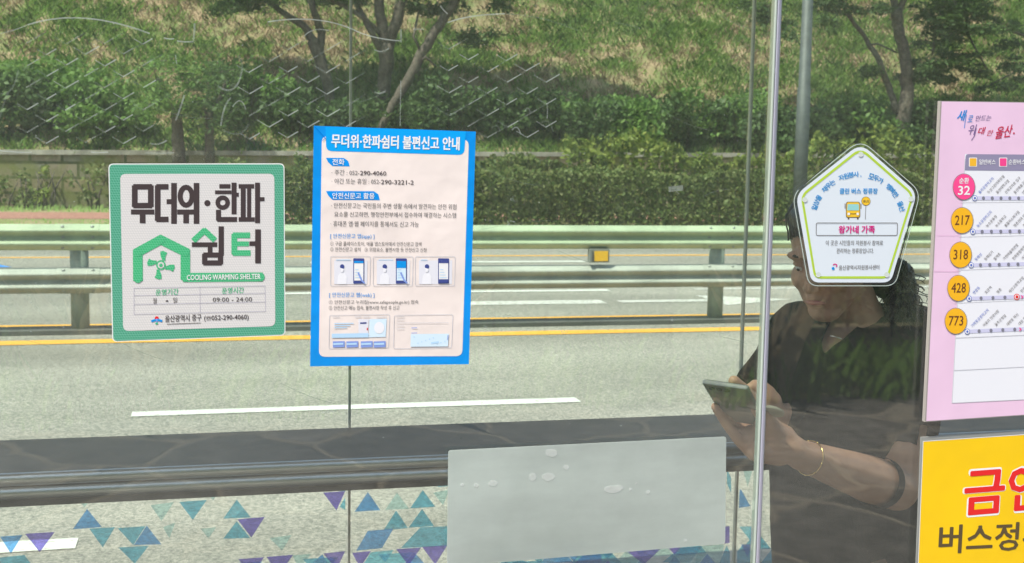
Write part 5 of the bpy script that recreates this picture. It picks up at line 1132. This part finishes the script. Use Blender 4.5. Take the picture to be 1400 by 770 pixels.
for a in (aR, aL):
    shm = MB(); chain(shm, [V3((a.x+.01, a.y, 0.047)), V3((a.x-.08, a.y-.027, 0.042)), V3((a.x-0.165, a.y-0.055, 0.034))], [0.046, 0.042, 0.033])
    part(link_mesh('shoe', remesh(shm, 0.006, 3), None, [mat('shoe_leather', (0.03, 0.028, 0.026), 0.5)]))
# hair: cap over the skull, gathered low at the back, loose curls
hb = MB()
def hball(c, f, s, u, n=16):
    vs = []; fs = []; m = n//2
    for i in range(m+1):
        th = math.pi*i/m
        for k in range(n):
            ph = 2*math.pi*k/n; vs.append(c+fw*f*math.sin(th)*math.cos(ph)+sd_*s*math.sin(th)*math.sin(ph)+hu*u*math.cos(th))
    for i in range(m):
        for k in range(n): fs.append((i*n+k, (i+1)*n+k, (i+1)*n+(k+1) % n, i*n+(k+1) % n))
    hb.add(vs, fs, 0, True)
hball(H(-0.024, 0, 0.046), 0.094, 0.086, 0.084); hball(H(-0.055, 0, 0.0), 0.066, 0.080, 0.085); hball(H(0.010, 0, 0.085), 0.068, 0.072, 0.036)
hball(H(-0.085, 0, -0.045), 0.045, 0.062, 0.05)
for (px, py, r_) in ((1225, 372, .030), (1234, 392, .030), (1240, 412, .026), (1228, 404, .032), (1246, 424, .018), (1218, 388, .034), (1236, 374, .022), (1203, 372, .034), (1210, 390, .028), (1196, 356, .04)):
    hb.ball(PY(px, py, TY+.02), r_, 12)
part(link_mesh('hair', remesh(hb, 0.006, 3), None, [HAIR]))
cu = MB(); hr = random.Random(5)
for k in range(260):            # wavy strands
    a = PY(hr.uniform(1214, 1240), hr.uniform(356, 400), TY+hr.uniform(-.04, .04)); L_ = hr.uniform(.06, .13); ph = hr.uniform(0, 6.28); am = hr.uniform(.007, .019); dx = hr.uniform(-.012, .045)
    out = hr.random() < .35
    pts = [a+V3((dx*s_*(1.5 if out else 1)+am*math.sin(ph+s_*13)*s_**.6, am*math.cos(ph+s_*12)*s_**.6, -L_*s_*(0.55 if out else 1))) for s_ in [i/9 for i in range(10)]]
    cu.tube(pts, [0.0022-0.0016*i/9 for i in range(10)], 5)
for k in range(90):             # strands combed over the crown
    s0 = hr.uniform(-1, 1)
    pts = [H(-0.024+0.098*math.cos(t), 0.088*s0*0.9*(0.35+0.65*math.sin(max(t, .4))), 0.046+0.088*math.sin(t)*math.sqrt(1-0.75*s0*s0)) for t in [0.25+i*0.27 for i in range(11)]]
    cu.tube([p+V3((hr.uniform(-.002, .002), 0, hr.uniform(-.001, .003))) for p in pts], 0.0016, 5)
part(cu.build('loose_curls', HAIR))
# eyes and brows, lips
for s in (-1, 1):
    e = MB(); e.ball(H(0.0735, s*0.031, 0.006), 0.0085, 14); part(e.build('eye', mat('eye_white', (0.7, 0.68, 0.65), 0.2)))
    e = MB(); e.ball(H(0.0795, s*0.0315, 0.003), 0.0038, 10); part(e.build('iris', mat('dark_iris', (0.03, 0.018, 0.012), 0.15)))
    e = MB(); e.tube([H(0.085, s*0.016, 0.028), H(0.088, s*0.032, 0.033), H(0.077, s*0.048, 0.028)], [.0025, .003, .0015], 6); part(e.build('eyebrow', HAIR))
e = MB(); e.tube([H(0.088, -0.02, -0.058), H(0.0955, -0.008, -0.056), H(0.0955, 0.008, -0.056), H(0.088, 0.02, -0.058)], [.002, .0048, .0048, .002], 8); part(e.build('lips', mat('lip', (0.42, 0.13, 0.12), 0.4)))
# jewellery
GOLD = mat('gold', (0.80, 0.55, 0.22), 0.2, 1.0)
ax = (wL-eL).normalized(); bc = wL-ax*0.028; u_ = ax.orthogonal().normalized(); v_ = ax.cross(u_); br = MB()
br.tube([bc+(u_*math.cos(t)+v_*math.sin(t))*0.0305+ax*0.004*math.sin(t+.6) for t in [2*math.pi*i/36 for i in range(37)]], 0.0009, 6)
for i in range(0, 36, 4):
    t_ = 2*math.pi*i/36; br.ball(bc+(u_*math.cos(t_)+v_*math.sin(t_))*0.0305+ax*0.004*math.sin(t_+.6), 0.002, 8)
part(br.build('bracelet', GOLD))
nk = MB(); a = PY(1150, 462, TY-.078); nk.tube([PY(1135, 459, TY-.074), PY(1143, 461, TY-.078), PY(1151, 463.5, TY-.08)], 0.0010, 6); part(nk.build('necklace', mat('silver', (0.8, 0.78, 0.74), 0.2, 1.0)))
ac = eL.lerp(wL, 0.20); ax2 = (wL-eL).normalized(); bd = MB()
bd.tube([ac-ax2*0.012, ac-ax2*0.004, ac+ax2*0.012], [0.0475, 0.0478, 0.0482], 28, caps=False); o = part(bd.build('arm_band', CLOTH))

# ------------------------------------------------------------------ phone
A = PY(959, 524, TY-0.290); B = PY(1009, 531, TY-0.333); D = PY(1009, 591, TY-0.182)
e1 = (B-A).normalized(); e2 = (D-A); e2 = (e2-e1*e2.dot(e1)).normalized(); e3 = e1.cross(e2).normalized()
if e3.y > 0: e3 = -e3
PL, PW_, PTH = 0.078, 0.150, 0.0085
mb = MB(); mb.obox(A, e1*PL, e2*PW_, -e3*PTH)
ph = mb.build('smartphone', mat('phone_back', (0.26, 0.27, 0.27), 0.12, spec=0.7, coat=0.6), bevel=0.0028)
tag(ph, 'grey smartphone held up in the seated person\'s hands', 'phone')
mb = MB(); mb.obox(A+e1*0.004+e2*0.003-e3*(PTH+0.0002), e1*(PL-.008), e2*(PW_-.006), -e3*0.0005); mb.build('screen', mat('phone_screen', (0.02, 0.02, 0.022), 0.08), ph)
mb = MB()
for i in range(3): mb.tube([A+e1*(0.014+0.013*i)+e2*0.014+e3*0.0001, A+e1*(0.014+0.013*i)+e2*0.014+e3*0.0016], 0.005, 16)
mb.build('camera_lens', mat('lens_black', (0.01, 0.01, 0.012), 0.08), ph)
gp = PY(1058, 560, TY-0.29); mb = MB(); mb.tube([gp, gp+e3*0.0015, gp+e3*0.005, gp+e3*0.0065], [0.016, 0.0185, 0.0185, 0.0165], 24); gr = mb.build('grip', mat('pale_grip', (0.30, 0.29, 0.23), 0.6), ph)

# ------------------------------------------------------------------ the bench below
bt = empty('bench', (pelv.x-0.05, pelv.y, 0), 'slatted wooden bench under the seated person, below the edge of the photo', 'bench')
WOOD = mat('bench_wood', (0.26, 0.15, 0.07), 0.5, noise_amt=0.4, noise_scale=12)
mb = MB()
for i in range(4): mb.box(pelv.x-0.62, pelv.x+0.75, pelv.y-0.165+0.09*i, pelv.y-0.085+0.09*i, 0.345, 0.38)
mb.build('seat', WOOD, bt, bevel=0.004)
for x in (pelv.x-0.5, pelv.x+0.62):
    for y in (pelv.y-0.14, pelv.y+0.15):
        mb = MB(); mb.box(x-0.02, x+0.02, y-0.02, y+0.02, 0, 0.344); mb.build('leg', DARKM, bt)
